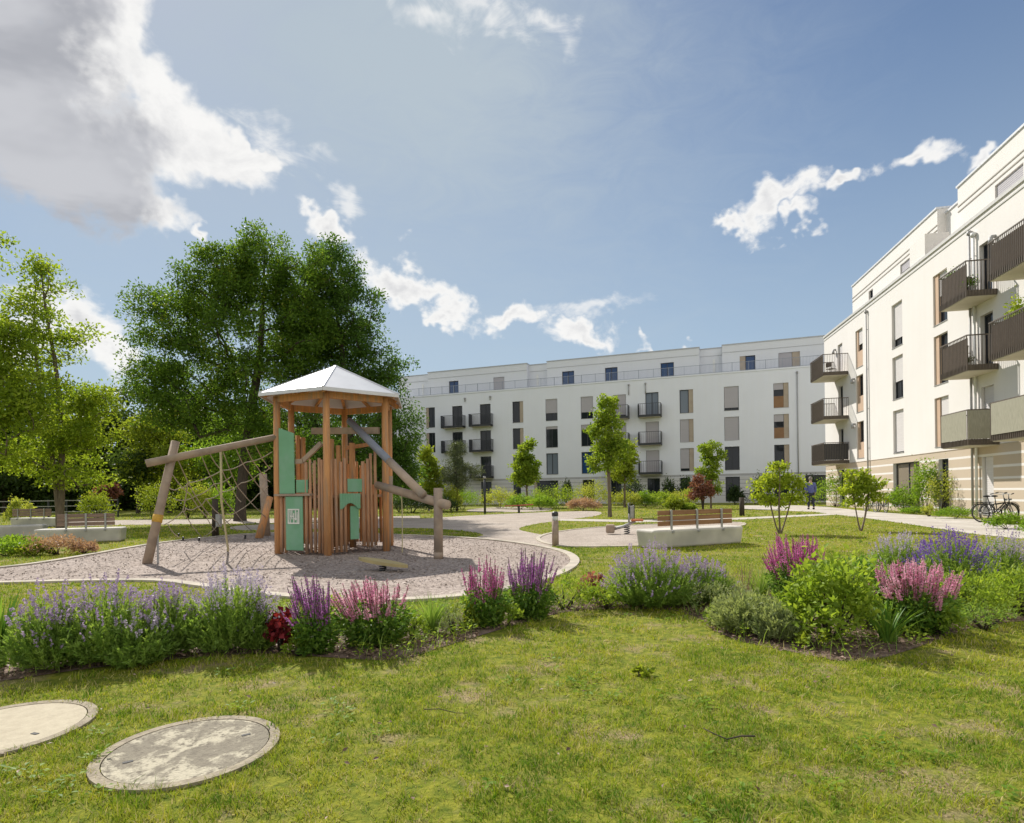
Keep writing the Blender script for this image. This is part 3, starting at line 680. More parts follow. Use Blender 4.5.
for i,(a,b) in enumerate(bal):
    for r,z in enumerate((8.70,5.85,2.9)):
        if i<2:
            bo=balcony(BB,fb_,a,b,.9,z,dense=.085,metal='dark',railh=1.2)
        else:
            bo=balcony(BB,fb_,a,b,.9,z,dense=.20,metal='dark',railh=1.15)
            e=MB()
            for s in (a-.09,b+.06): e.obox(fb_,s,s+.03,.0,.92,z+.05,z+1.3)
            e.build('end_panel',M['dark'],bo)
        if i<2:
            e=MB(); e.obox(fb_,a-.09,a-.06,.0,.92,z+.05,z+1.42); e.build('end_panel',M['steelpole'],bo)
        sub(bo)
for s in (42.0,26.3,28.0): sub(pipe(BB,fb_,s,0.1 if s>40 else 11.2,12.15,r=.05))
for s in (7.8,10.9): sub(pipe(BB,fb_,s,11.7,12.0,r=.06))
# set-back roof storey
PH=[(2.0,14.6,-2.0,15.85),(16.95,33.2,-2.0,15.85),(35.4,62,-2.0,15.85)]; RC=[(-2.5,2.0,-2.8,15.80),(14.6,16.95,-2.8,15.80),(33.2,35.4,-2.8,15.80)]
phw=[(4.8,6.05,dict(glass='glassblue')),(10.5,11.85,dict(shutter=.9)),(18.69,20.06,dict(glass='glassblue')),(23.48,24.83,dict(glass='glassblue')),(29.33,30.67,dict(glass='glassblue')),(37.05,38.5,dict(side='L',sidew=.36,glass='glassblue',mull=False)),(40.6,42.5,dict(side='R',sidew=.36,shutter=1,mull=False)),(48,49.3,{})]
mb=MB()
for a,b,off,zt in PH+RC:
    wall_holes(mb,fb_,a,b,12.6,zt,[(p,q,13.08,14.62) for p,q,_ in phw if a<p<b],off=off)
    mb.face([fb_(a,12.6,-9),fb_(a,12.6,off),fb_(a,zt,off),fb_(a,zt,-9)]); mb.face([fb_(b,12.6,off),fb_(b,12.6,-9),fb_(b,zt,-9),fb_(b,zt,off)])
    mb.face([fb_(b,12.6,-9),fb_(a,12.6,-9),fb_(a,zt,-9),fb_(b,zt,-9)])
sub(mb.build('penthouse_wall',stucco('shade_grey_roof_storey_render',(.70,.715,.75)),BB))  # greyer than the main wall: the roof storey's shade put into its colour
rf=MB()
for a,b,off,zt in PH+RC:
    rf.obox(fb_,a-.04,b+.04,-9.1,off+.05,zt+.003,zt+.10); rf.obox(fb_,a,b,off+.003,off+.03,zt-.75,zt-.71)
sub(rf.build('roof',mk('roof_coping',(.45,.46,.48),rough=.6),BB))
for a,b,kw in phw: sub(window(BB,fb_,a,b,13.08,14.62,off=-2.0,**kw))
for s in (.9,15.6,34.6):
    q=MB(); q.obox(fb_,s-.12,s+.12,-2.79,-2.75,13.2,14.7); sub(q.build('white_door',M['white'],BB))
rl=MB()
for z in (12.86,13.68): rl.obox(fb_,S0,S1,-.16,-.13,z-.018,z+.018)
for s in np.arange(S0+.3,S1,1.5): rl.obox(fb_,s-.02,s+.02,-.17,-.12,12.62,13.72)
for s in np.arange(S0+.36,S1,.12): rl.obox(fb_,s-.008,s+.008,-.152,-.138,12.80,13.66)
sub(rl.build('roof_railing',mk('grey_blue_steel',(.30,.33,.38),rough=.5,metal=.3),BB))

# ---- building on the right (white block on a beige, banded ground storey)
fr_=frame_fn(RO,RDv,RN)
RB=empty('apartment_building',(RO.x+3,RO.y,0),0,'sunlit white apartment block on the right with brown balconies and a beige banded ground storey','building')
T0,T1=-22.0,18.87
def subr(ob): return attach(ob,RB)
RZ=[(8.88,11.28),(6.06,8.4),(3.14,5.48)]; DZ=[(9.05,11.2),(6.08,8.3),(3.1,5.35)]
rw=[]
for r in range(3):
    rw.append((11.55,12.72,r,dict(side='R',sidew=.22,panmat='tanr',lower=.44,lowmat='tanr',mull=False,shutter=(.7,0,0)[r],smat='shutterw')))
    rw.append((6.15,7.42,r,dict(shutter=(.80,.58,.97)[r],smat='shutterw')))
    rw.append((1.66,2.92,r,dict(side='R',sidew=.28,panmat='tanr',mull=False,shutter=(.45,0,.9)[r],smat='shutterw')))
    rw.append((-8.6,-7.4,r,dict(shutter=.4,smat='shutterw'))); rw.append((-13.4,-12.2,r,dict(smat='shutterw')))
rd=[(15.1,16.0),(-1.72,-.86),(-5.4,-4.3)]
rh=[(a,b,*RZ[r]) for a,b,r,_ in rw]+[(a,b,*DZ[r]) for a,b in rd for r in range(3)]
rg=[(15.0,16.0,.1,2.55),(4.5,7.5,.25,2.6),(1.75,2.63,.25,2.58),(-1.62,-.84,.1,2.5),(-5.4,-4.3,.1,2.5),(-9,-7.2,.25,2.6)]
rh += rg
courses=[(2.50,2.60),(2.03,2.13),(1.57,1.66),(1.13,1.21),(.70,.78),(.25,.33)]
def matr(z):
    if z>2.92: return 0
    for a,b in courses:
        if a<z<b: return 0
    return 1
mb=MB(); wall_holes(mb,fr_,T0,T1,0,12.55,rh,m=matr,mr=0,zsplit=[2.92]+[x for c_ in courses for x in c_],depth=.25)
mb.face([fr_(T1,0,-12),fr_(T1,0,0),fr_(T1,12.55,0),fr_(T1,12.55,-12)]); mb.face([fr_(T0,0,0),fr_(T0,0,-12),fr_(T0,12.55,-12),fr_(T0,12.55,0)])
mb.face([fr_(T0,0,-12),fr_(T1,0,-12),fr_(T1,12.55,-12),fr_(T0,12.55,-12)]); mb.face([fr_(T0,12.5,0),fr_(T1,12.5,0),fr_(T1,12.5,-12),fr_(T0,12.5,-12)])
subr(mb.build('wall',[M['wall'],M['beige']],RB))
c=MB(); c.obox(fr_,T0,T1+.06,-.3,.06,12.42,12.56); c.obox(fr_,T0,T1+.03,-.3,.03,12.20,12.26); subr(c.build('cornice',mk('metal_coping',(.55,.54,.52),rough=.6),RB))
c=MB(); c.obox(fr_,T0,T1+.03,.004,.022,2.925,2.95); subr(c.build('string_course',M['tan'],RB))
for a,b,r,kw in rw: subr(window(RB,fr_,a,b,*RZ[r],depth=.25,**kw))
for a,b in rd:
    for r in range(3): subr(window(RB,fr_,a,b,*DZ[r],depth=.25,name='balcony_door',mull=False,**(dict(shutter=1.0,smat='shutterw') if (r==2 and a>-2 and a<0) or (a>10 and r==0) else {})))
for a,b,z0,z1 in rg: subr(window(RB,fr_,a,b,z0,z1,depth=.25,**(dict(glass='glasswarm') if a==4.5 else dict(shutter=1.0,smat='shutterw') if a==-1.62 else {})))
for r,z in enumerate((8.80,5.86,2.90)):
    bo=balcony(RB,fr_,14.1,16.75,1.5,z,dense=.10)
    if r==2:
        e=MB(); e.obox(fr_,14.1,16.75,1.50,1.53,z+.28,z+1.36); e.obox(fr_,14.07,14.10,.05,1.50,z+.28,z+1.36); e.build('screen',M['dark'],bo)
    else:
        e=MB(); e.obox(fr_,14.15,16.7,1.485,1.515,z+.28,z+1.36); e.build('screen',M['cover'],bo)
    subr(bo)
    bo=balcony(RB,fr_,-2.02,-.05,1.05,z,dense=.10)
    e=MB()
    if r==2:
        e.obox(fr_,-1.98,-.09,1.108,1.122,z+.27,z+1.40); e.obox(fr_,-2.092,-2.078,.05,1.108,z+.27,z+1.40); e.build('screen',M['matting'],bo)
    else:
        e.obox(fr_,-1.98,-.09,1.02,1.04,z+.27,z+1.33); e.build('screen',M['cover'],bo)
    subr(bo)
    bo=balcony(RB,fr_,-6.6,-3.72,1.12,z+.02,dense=.10); e=MB()
    if r==2: e.obox(fr_,-6.55,-3.76,1.178,1.192,z+.27,z+1.42); e.build('screen',M['matting'],bo)
    else: e.obox(fr_,-6.55,-3.76,1.09,1.11,z+.27,z+1.33); e.build('screen',M['cover'],bo)
    subr(bo)
subr(pipe(RB,fr_,10.75,.1,11.9,r=.045)); subr(pipe(RB,fr_,-.32,.1,11.9,r=.045)); subr(pipe(RB,fr_,-.62,.1,11.7,r=.05,mat='white'))
for s,z in ((-1.95,11.15),(12.95,8.3),(12.95,5.4),(16.4,11.0)):
    q=MB(); q.tube([fr_(s,z,.0),fr_(s,z,.12),fr_(s,z-.1,.16)],.07,8); q.tube([fr_(s,z-.28,.16),fr_(s,z-.02,.16)],[.09,.07],10); subr(q.build('wall_lamp',M['galv'],RB,True))
# set-back roof storey
PR=[(5.9,17.8,-1.6,15.75),(-24,3.95,-1.6,15.85)]; RR=[(3.95,5.9,-2.0,15.45)]
pw=[(14.2,14.9,{}),(8.6,10.2,dict(shutter=.3)),(-.9,1.0,dict(shutter=.5)),(-6,-4.4,{})]
mb=MB()
for a,b,off,zt in PR+RR:
    wall_holes(mb,fr_,a,b,12.45,zt,[(p,q,12.85,14.45) for p,q,_ in pw if a<p<b],off=off)
    mb.face([fr_(b,12.45,-9),fr_(b,12.45,off),fr_(b,zt,off),fr_(b,zt,-9)][::-1]); mb.face([fr_(a,12.45,off),fr_(a,12.45,-9),fr_(a,zt,-9),fr_(a,zt,off)][::-1])
subr(mb.build('penthouse_wall',M['wall'],RB))
rf=MB()
for a,b,off,zt in PR+RR: rf.obox(fr_,a-.03,b+.05,-9.1,off+.06,zt+.003,zt+.10)
subr(rf.build('roof',mk('pale_coping',(.66,.67,.70),rough=.5),RB))
for a,b,kw in pw: subr(window(RB,fr_,a,b,12.85,14.45,off=-1.6,depth=.2,**kw))
gv=MB()
for a,b in ((5.92,17.8),(-24,3.93)):
    for z in (14.66,14.92): gv.obox(fr_,a,b,-1.597,-1.57,z-.025,z+.025)
subr(gv.build('string_course',mk('shadow_gap',(.42,.39,.35),rough=.8),RB))  # raised strips standing for wall grooves, the groove shade put into their colour
rl=MB(); rl.obox(fr_,T0,T1-1.7,-.36,-.31,12.57,12.78)
for s in list(np.arange(T0,T1-2,1.9)): rl.obox(fr_,s-.02,s+.02,-.42,-.37,12.5,12.74)
subr(rl.build('roof_edge',M['dark'],RB))
q=MB(); q.obox(fr_,3.9,5.5,-1.2,-.12,12.5,13.75); subr(q.build('terrace_screen',M['wall'],RB))

# ------------------------------------------------------------------ playground: climbing tower with rope net and slide beams
TC=Vector((-4.14,13.84,0))
TOW=empty('climbing_tower',TC,0,'larch climbing tower with grey pyramid roof, green panels, rope net and beams on gravel','climbing tower')
def T(ob): return attach(ob,TOW)
PRAD=1.36; ANG=[-82,-22,38,98,158,218]   # F, R, RR, RM, RL, L
HP=[Vector((TC.x+PRAD*math.cos(rad(a)),TC.y+PRAD*math.sin(rad(a)),0)) for a in ANG]
PF,PR_,PRR,PRM,PRL,PL=HP
ZE=3.50
for i,p in enumerate(HP):
    mb=MB(); rr=.080
    mb.tube([p,(p.x,p.y,1.6),(p.x+.01,p.y,ZE)],[rr,rr*.97,rr*.93],10); T(mb.build('post',M['larch'],TOW,True))
mb=MB()
for i in range(6):
    a,b=HP[i],HP[(i+1)%6]; mb.bar((a.x,a.y,ZE-.05),(b.x,b.y,ZE-.05),.07,.15)
T(mb.build('eave_beams',M['larch'],TOW))
APEX=Vector((TC.x,TC.y,4.36)); RR_=1.73; ZR0=3.56
RC_=[Vector((TC.x+RR_*math.cos(rad(a)),TC.y+RR_*math.sin(rad(a)),ZR0)) for a in ANG]
mb=MB()
for i in range(6):
    c=RC_[i]; mb.bar((TC.x,TC.y,4.20),(c.x+(TC.x-c.x)*.06,c.y+(TC.y-c.y)*.06,3.50),.06,.09)
    m_=(RC_[i]+RC_[(i+1)%6])/2; mb.bar((TC.x,TC.y,4.20),(m_.x+(TC.x-m_.x)*.06,m_.y+(TC.y-m_.y)*.06,3.50),.05,.07)
T(mb.build('rafters',M['larch'],TOW))
mb=MB(); th=.035
for i in range(6):
    a,b=RC_[i],RC_[(i+1)%6]
    mb.face([a,b,APEX]); lo=Vector((0,0,-th)); mb.face([b+lo,a+lo,APEX+lo]); mb.face([a+lo,b+lo,b,a])
    dn=Vector((0,0,-.07))
roof=T(mb.build('roof',M['roofmetal'],TOW))
mb=MB()
for i in range(6):
    mb.bar(RC_[i]+Vector((0,0,.004)),APEX+Vector((0,0,.004)),.05,.02)
    a,b=RC_[i],RC_[(i+1)%6]; mb.bar(a+Vector((0,0,-.05)),b+Vector((0,0,-.05)),.02,.06)
mb.build('ridge_flashing',M['roofmetal'],roof)
# floor of the tower
mb=MB(); mb.face([(p.x*.97+TC.x*.03,p.y*.97+TC.y*.03,1.30) for p in HP]); mb.face([(p.x*.97+TC.x*.03,p.y*.97+TC.y*.03,1.24) for p in HP][::-1])
for i in range(6):
    a,b=HP[i].lerp(TC,.03),HP[(i+1)%6].lerp(TC,.03); mb.face([(a.x,a.y,1.24),(b.x,b.y,1.24),(b.x,b.y,1.30),(a.x,a.y,1.30)])
T(mb.build('floor',M['picket'],TOW))
def side_t(a,b,px,py=500):
    """how far along the side a->b the column px of the survey lies"""
    A,_=ab(px,py); k=A/F; d_=b-a
    return (k*a.y-a.x)/(d_.x-k*d_.y)
def pickets(a,b,ts,z0,z1s,name='picket',mat='picket',wd=.075,inset=0.0,jit=.0):
    nn=Vector((b.y-a.y,-(b.x-a.x),0)).normalized()
    for i,t in enumerate(ts):
        p=a.lerp(b,t)-nn*inset; z1=z1s[i] if isinstance(z1s,(list,tuple)) else z1s+RD.uniform(-.05,.05)
        mb=MB(); l=RD.uniform(-.015,.015); r=wd/2*RD.uniform(.85,1.15)
        mb.tube([(p.x,p.y,z0+RD.uniform(-.02,.02)),(p.x+l*.5,p.y,(z0+z1)/2),(p.x+l,p.y,z1)],[r,r*.97,r*.9],7)
        T(mb.build(name,M[mat],TOW,True))
def panel(a,b,t0,t1,z0,z1,mat,name='panel',out=.05,th=.03,z1b=None,arch=False):
    nn=Vector((b.y-a.y,-(b.x-a.x),0)).normalized(); p=a.lerp(b,t0); q=a.lerp(b,t1)
    z1b=z1 if z1b is None else z1b
    o0=nn*out; o1=nn*(out-th); mb=MB()
    if not arch:
        mb.hexa([(*(p+o1).xy,z0),(*(q+o1).xy,z0),(*(q+o0).xy,z0),(*(p+o0).xy,z0),(*(p+o1).xy,z1),(*(q+o1).xy,z1b),(*(q+o0).xy,z1b),(*(p+o0).xy,z1)])
    else:      # lower edge cut in a shallow arch
        K=8; zs=[z0+(.13*math.sin(math.pi*min(1,max(0,(i/K-.12)/.76)))) for i in range(K+1)]
        for i in range(K):
            e=p.lerp(q,i/K); f=p.lerp(q,(i+1)/K)
            mb.hexa([(*(e+o1).xy,zs[i]),(*(f+o1).xy,zs[i+1]),(*(f+o0).xy,zs[i+1]),(*(e+o0).xy,zs[i]),(*(e+o1).xy,z1),(*(f+o1).xy,z1),(*(f+o0).xy,z1),(*(e+o0).xy,z1)])
    return T(mb.build(name,M[mat],TOW,False,.006,1))
sLF=lambda px: side_t(PL,PF,px); sFR=lambda px: side_t(PF,PR_,px)
pickets(PL,PF,[sLF(x) for x in (281.5,285.5)],.04,1.30)
pickets(PL,PF,[sLF(x) for x in (306.5,310.8,315,319.2,322.8)],.05,[2.02,2.08,2.05,2.1,2.06])
gp_=panel(PL,PF,sLF(287),sLF(304),.10,1.28,'green','green_panel')
panel(PL,PF,sLF(281),sLF(296),1.34,2.80,'green','green_panel',z1b=2.66)
panel(PL,PF,sLF(297.2),sLF(308.5),1.36,1.64,'green','green_panel',out=.03)
# lattice plate on the lower green panel: pale frame with upright slots
nn=Vector((PF.y-PL.y,-(PF.x-PL.x),0)).normalized()
def plate(t0,t1,z0,z1,o0,o1,mb):
    p=PL.lerp(PF,t0); q=PL.lerp(PF,t1)
    mb.hexa([(*(p+nn*o0).xy,z0),(*(q+nn*o0).xy,z0),(*(q+nn*o1).xy,z0),(*(p+nn*o1).xy,z0),(*(p+nn*o0).xy,z1),(*(q+nn*o0).xy,z1),(*(q+nn*o1).xy,z1),(*(p+nn*o1).xy,z1)])
a0,a1=sLF(289.6),sLF(301); z0,z1=.68,1.01; mb=MB(); e=(a1-a0)
for q in ((a0,a0+e*.08,z0,z1),(a1-e*.08,a1,z0,z1),(a0+e*.08,a1-e*.08,z0,z0+.03),(a0+e*.08,a1-e*.08,z1-.03,z1)): plate(*q,.051,.066,mb)
for u,(y0,y1) in ((.2,(.08,.9)),(.36,(.3,.92)),(.52,(.08,.72)),(.68,(.25,.92)),(.82,(.08,.8))): plate(a0+e*(u-.035),a0+e*(u+.035),z0+(z1-z0)*y0,z0+(z1-z0)*y1,.051,.064,mb)
plate(a0+e*.2,a0+e*.52,z0+.155,z0+.18,.051,.0635,mb); plate(a0+e*.52,a0+e*.82,z0+.10,z0+.125,.051,.0635,mb)
sg=mb.build('lattice_plate',M['signwhite'],gp_)
T(sg) if False else None
gp_mat=TOW.location
sg.matrix_parent_inverse=Matrix.Identity(4)
mb=MB(); a=PL.lerp(PF,-.02); b=PL.lerp(PF,sLF(312)); mb.bar((a.x,a.y,1.315),(b.x,b.y,1.315),.16,.05); T(mb.build('shelf_rail',M['greywood'],TOW))
mb=MB(); a=PL.lerp(PF,.03); b=PL.lerp(PF,sLF(303)); c=PL.lerp(PF,sLF(321)); mb.bar((a.x,a.y+.03,2.03),(b.x,b.y+.03,2.05),.06,.10); mb.bar((b.x,b.y+.05,2.06),(c.x,c.y+.07,2.42),.06,.10); T(mb.build('hand_rail',M['greywood'],TOW))
pickets(PF,PR_,[sFR(x) for x in (331.5,336.3,340.6,345)],.06,[2.06,2.08,2.02,2.1])
pickets(PF,PR_,[sFR(x) for x in (363.5,367.6,371.4,375.2)],.14,[2.04,2.1,2.22,2.3])
panel(PF,PR_,sFR(347.5),sFR(362),1.36,1.65,'green','green_panel',out=.02)
panel(PF,PR_,sFR(339),sFR(359.5),.99,1.33,'green','green_panel',out=.06,arch=True)
panel(PF,PR_,sFR(350),sFR(358.5),.32,1.05,'green','green_panel',out=.015)
# inner and rear palisades, seen through the openings
pickets(PRL,PRM,[.12,.22,.32,.42,.52,.62,.72,.82,.90],.10,[1.5,1.55,1.45,2.1,2.15,2.2,2.1,2.12,2.2],mat='larch')
pickets(PRM,PRR,[.08,.17,.26,.35,.44,.53,.62,.71,.80,.90],.10,[2.1,2.2,2.15,2.05,2.1,1.6,1.55,1.6,1.5,1.55],mat='larch')
pickets(PL,PRL,[.2,.35,.5,.65,.8],.10,1.45,mat='larch'); pickets(PR_,PRR,[.15,.32,.5,.68,.85],.10,1.7,mat='larch')
pickets(PRL,PRM,[.12,.2],.1,[2.78,2.74],name='short_post',mat='larch',wd=.13)
q=TC.lerp(PF,.25); pickets(q+Vector((-.1,.1,0)),q+Vector((.5,.1,0)),[0,.3,.8],.1,[2.6,2.45,2.5],name='short_post',mat='larch',wd=.14)
mb=MB(); a=P(312,431,13.9); b=P(379,430.5,13.35); mb.bar(a,b,.07,.15); T(mb.build('cross_beam',M['greywood'],TOW))
mb=MB(); a=P(345,448,14.2); b=P(372,444,13.5); mb.bar(a,b,.07,.08); a=P(297,452,14.3); b=P(312,430,14.2); T(mb.build('cross_beam',M['larch'],TOW))
# slide pole and beam on posts to the right
a=P(349.5,421,13.75); b=P(423,495,11.75); mid=a.lerp(b,.58)
mb=MB(); mb.tube([a,mid],[.080,.085],12); T(mb.build('slide_pole',M['steelpole'],TOW,True))
mb=MB(); mb.tube([mid,b],[.085,.092],12); T(mb.build('slide_pole',M['palewood'],TOW,True))
a=P(377.5,485,13.1); b=P(447.5,505,11.45); mb=MB(); mb.tube([a,a.lerp(b,.5),b],[.085,.09,.095],12); T(mb.build('beam',M['palewood'],TOW,True))
a=G(386.5,550.5); b=P(389,476,a.y-.05); mb=MB(); mb.tube([a,a.lerp(b,.5),b],[.10,.097,.09],12); T(mb.build('support_post',M['greywood'],TOW,True))
a=G(438.5,559); b=P(438,488,a.y); mb=MB(); mb.tube([a,b],[.092,.088],12); T(mb.build('support_post',M['greywood'],TOW,True))
c=MB(); c.tube([a,a+Vector((0,0,.14))],.097,12); T(c.build('post_foot',M['greywood'],TOW,True))
a=P(401.5,494,12.5); mb=MB(); mb.tube([a,(a.x+.01,a.y,.9),(a.x,a.y,.05)],.012,6); T(mb.build('hanging_rope',M['ropeyellow'],TOW))
# leaning post, ridge beam and net on the left
a=G(147,564); b=P(175.5,441.5,a.y+.55)
mb=MB(); mb.tube([a,a.lerp(b,.5),b],[.088,.083,.078],12); T(mb.build('leaning_post',M['greywood'],TOW,True))
s0=a.lerp(b,.33); s1=a.lerp(b,.39); mb=MB(); mb.tube([s0,s1],[.094,.093],14); T(mb.build('yellow_strap',M['strap'],TOW,True))
c=G(158,563.5); mb=MB(); mb.tube([c,a.lerp(b,.36)],.022,6); T(mb.build('brace',M['galv'],TOW))
bl=P(146,463.5,a.y+.15); br=Vector((PL.x,PL.y,zat(275,437,PL.y)))
mb=MB(); mb.tube([bl,bl.lerp(br,.5),br],[.078,.075,.07],12); T(mb.build('ridge_beam',M['greywood'],TOW,True))
anc=G(204,540); pn=(br-bl).cross(anc-bl).normalized()
def onnet(px,py):
    a_,b_=ab(px,py); dv=Vector((a_/F,1,-b_/F)); o_=Vector((0,0,EYE)); t=(bl-o_).dot(pn)/dv.dot(pn); p=o_+dv*t
    if p.z<.02: p=G(px,py)
    return p
nets=[[(178.5,461),(199,501.6),(217,522),(227,533)],[(201.6,456),(219,492),(236,513),(252,531)],[(223.5,453),(238.5,488),(268,519)],[(236,448.5),(248,471.6),(268.6,496)],[(254.7,444),(270,469)],
 [(168,524.7),(178.5,537)],[(183,511),(201.6,537)],[(169,488),(180,487.8),(188,483),(222,470.4),(245.5,462.4),(272,452)],[(185.4,508.5),(197,507.4),(206,499),(222,492),(241,483),(259,474),(272,465)],
 [(203,537),(218,525),(232,518)],[(226,514),(238.5,511),(259,493.5),(268,486)],[(188,483),(183,511)],[(163,525),(183,511),(186,508)],[(210,454),(222,470),(232,488),(241,502)],[(246,447),(258,468),(270,482)],[(172,474),(190,494),(206,516),(216,531)],[(206,499),(222,516),(238,531)],[(176,500),(196,496),(214,484),(232,476)]]
mb=MB()
for l in nets:
    pts=[onnet(*q) for q in l]; out=[]
    for i in range(len(pts)-1):
        for k in range(4):
            t=k/4; p=pts[i].lerp(pts[i+1],t); p.z-=.05*math.sin(math.pi*t); out.append(p)
    out.append(pts[-1]); mb.tube(out,.0115,6)
T(mb.build('rope_net',M['rope'],TOW,True))
for q in ((183,541),(199,541.5),(245,539),(178.5,537)):
    mb=MB(); p=G(*q); mb.tube([p,p+Vector((.02,-.02,.12))],.03,6); T(mb.build('net_anchor',M['dark'],TOW))
a=onnet(221,452); mb=MB(); e=G(228,552); mb.tube([a,(a.x+.02,a.y-.05,1.2),(e.x,e.y,.10),(e.x+.02,e.y-.05,.02)],.024,7); T(mb.build('climbing_rope',M['ropeyellow'],TOW,True))

# balance board in front of the tower
bp=G(383,571.5); BRD=empty('balance_board',bp,rad(-18),'small yellow tilted balance board on a spring in the gravel','balance board')
mb=MB(); K=14; top=[];L=.42; 
pts=[(L*math.cos(t)*(1+.12*math.cos(2*t)),.15*math.sin(t)) for t in [2*math.pi*i/K for i in range(K)]]
def tz(x): return .13-.12*x
k=len(mb.v); mb.face([(x,y,tz(x)+.05) for x,y in pts]); mb.face([(x,y,tz(x)) for x,y in pts][::-1])
for i in range(K):
    (x,y),(u,v)=pts[i],pts[(i+1)%K]; mb.face([(x,y,tz(x)),(u,v,tz(u)),(u,v,tz(u)+.05),(x,y,tz(x)+.05)])
mb.build('deck',M['board'],BRD)
mb=MB(); hel=[(.055*math.cos(i*.7),.055*math.sin(i*.7),.002+.13*i/36) for i in range(37)]; mb.tube(hel,.011,6); mb.build('spring',M['dark'],BRD,True)
# spring rider on the sand
sp=G(627,534.5); SR_=empty('spring_rider',sp,rad(-10),'little spring seesaw with orange seat and grey counterweight on the sand','spring rider')
mb=MB(); mb.tube([(-.42,0,.16),(-.1,0,.24),(.25,0,.40)],.045,8); mb.build('rocker_bar',M['galv'],SR_,True)
mb=MB(); mb.tube([(.08*math.cos(i*.7),.08*math.sin(i*.7),.0+.26*i/40) for i in range(41)],.014,6); mb.build('spring',M['dark'],SR_,True)
mb=MB(); mb.box(.12,.48,-.14,.14,.40,.46); mb.build('seat',mk('orange_seat',(.55,.17,.06),(.45,.14,.05),rough=.5),SR_,False,.02)
mb=MB(); mb.tube([(.08,0,.3),(.06,0,.62)],.02,8); mb.tube([(.06,-.16,.6),(.06,.16,.6)],.018,8); mb.build('handle',M['galv'],SR_,True)
mb=MB(); mb.box(-.62,-.36,-.15,.15,.05,.30); mb.build('counterweight',M['greywood'],SR_,False,.04)
# red low toy far off
q=G(519,513); tb=empty('seesaw',q,rad(5),'tiny low red seesaw on the far play area','seesaw'); mb=MB(); mb.bar((-.9,0,.45),(.9,0,.52),.18,.06); mb.build('plank',mk('red_paint',(.45,.09,.06),rough=.5),tb); mb=MB(); mb.tube([(0,0,0),(0,0,.46)],.07,8); mb.build('stand',M['dark'],tb,True)
# log step behind the tower
q=G(259,538.5); lg=empty('log_climber',(q.x,q.y,0),0,'pair of leaning debarked logs behind the climbing tower','log climber')
def LB(name,a,b,r0,r1,mat): 
    mb=MB(); mb.tube([Vector(a)-lg.location,Vector(b)-lg.location],[r0,r1],9); return mb.build(name,M[mat],lg,True)
LB('log',q,P(270,497,q.y+.4),.12,.10,'larch'); LB('log',G(266.5,536),P(263,474,G(266.5,536).y-.1),.13,.12,'galv' if False else 'greywood')
q=G(215.5,536); tp=empty('wooden_post',q,0,'dark stump post with grey fitting standing behind the rope net','post'); mb=MB(); mb.tube([(0,0,0),(0,0,zat(215,499,q.y))],[.11,.09],9); mb.build('shaft',M['bark'],tp,True); mb=MB(); mb.box(.06,.22,-.12,.02,.30,.72); mb.build('fitting',M['galv'],tp,False,.02)

# ------------------------------------------------------------------ benches
def bench(loc,rz,L,label,bx0,bx1,wood,posts=3,back=True,group='concrete benches'):
    b=empty('concrete_bench',loc,rz,label,'bench',group)
    mb=MB(); h=.42; dp=.62
    mb.hexa([(0,.05,0),(L,.05,0),(L,dp,0),(0,dp,0),(-.03,0,h),(L+.03,0,h),(L+.03,dp+.04,h),(-.03,dp+.04,h)])
    mb.build('seat_block',M['concrete'],b,False,.055,3)
    if back:
        w_=(bx1-bx0); bk=MB()
        for z0,z1 in ((.50,.605),(.62,.725),(.74,.845)): bk.box(bx0,bx1,.07,.105,z0,z1)
        bk.build('backrest',M[wood],b,False,.006,1)
        for i in range(posts):
            x=bx0+w_*(.16+.34*i) ; s=MB()
            s.box(x-.025,x+.025,.035,.066,.36,.86); s.box(x-.025,x+.025,-.032,.034,.34,.40); s.build('bracket',M['galv'],b,False,.004,1)
    return b
a=G(655,549.5); c=G(743.5,543.5); bench((a.x,a.y,0),math.atan2(c.y-a.y,c.x-a.x),(c-a).length,'pale concrete bench with warm brown slatted back on the lawn beside the sand area',.16,(c-a).length-.28,'benchwood')
a=G(34,544.5); c=G(120,541.5); Lb=(c-a).length; bench(a,math.atan2(c.y-a.y,c.x-a.x),Lb,'concrete bench with faded wooden back behind the rose shrub by the gravel',Lb*.25,Lb*.93,'benchgrey')
a=G(10,527); c=G(56,527); Lb=(c-a).length; bench(a,math.atan2(c.y-a.y,c.x-a.x),Lb,'farthest concrete bench with grey back at left edge, in front of the fence',.05,Lb*.86,'benchgrey')
a=G(-26,539.5); c=G(42,537); bench(a,math.atan2(c.y-a.y,c.x-a.x),(c-a).length,'low concrete slab bench without backrest at the left edge',0,1,'benchgrey',back=False)

# ------------------------------------------------------------------ bollards, posts, bin, fence
def bollard(px,py,pyt,label,r,mat='greywood',lamp=True,cat='bollard'):
    q=G(px,py); h=zat(px,pyt,q.y); b=empty('bollard',q,0,label,cat,'bollards along the paths'); s=MB(); hb=h*(.74 if lamp else 1)
    s.tube([(0,0,0),(0,0,hb)],[r,r*.97],12); s.build('shaft',M[mat],b,True)
    if lamp:
        s=MB(); s.tube([(0,0,hb),(0,0,h*.87)],r*.86,12); s.build('lamp_band',mk('frosted_band',(.62,.63,.60),rough=.3),b,True)
        s=MB(); s.tube([(0,0,h*.87),(0,0,h*.96),(0,0,h)],[r*.95,r*.95,r*.6],12); s.build('cap',M['dark'],b,True)
    return b
bollard(555.5,546,511.5,'round wooden bollard light with dark cap at gravel path corner',.082)
bollard(742,516,497.5,'grey timber bollard on far lawn right of the bench',.12,mat='bark',lamp=False)
q=G(631.5,523.5); bn=empty('litter_bin',q,rad(15),'slim dark litter bin on two posts beside the spring rider','bin')
h=zat(631,503,q.y)
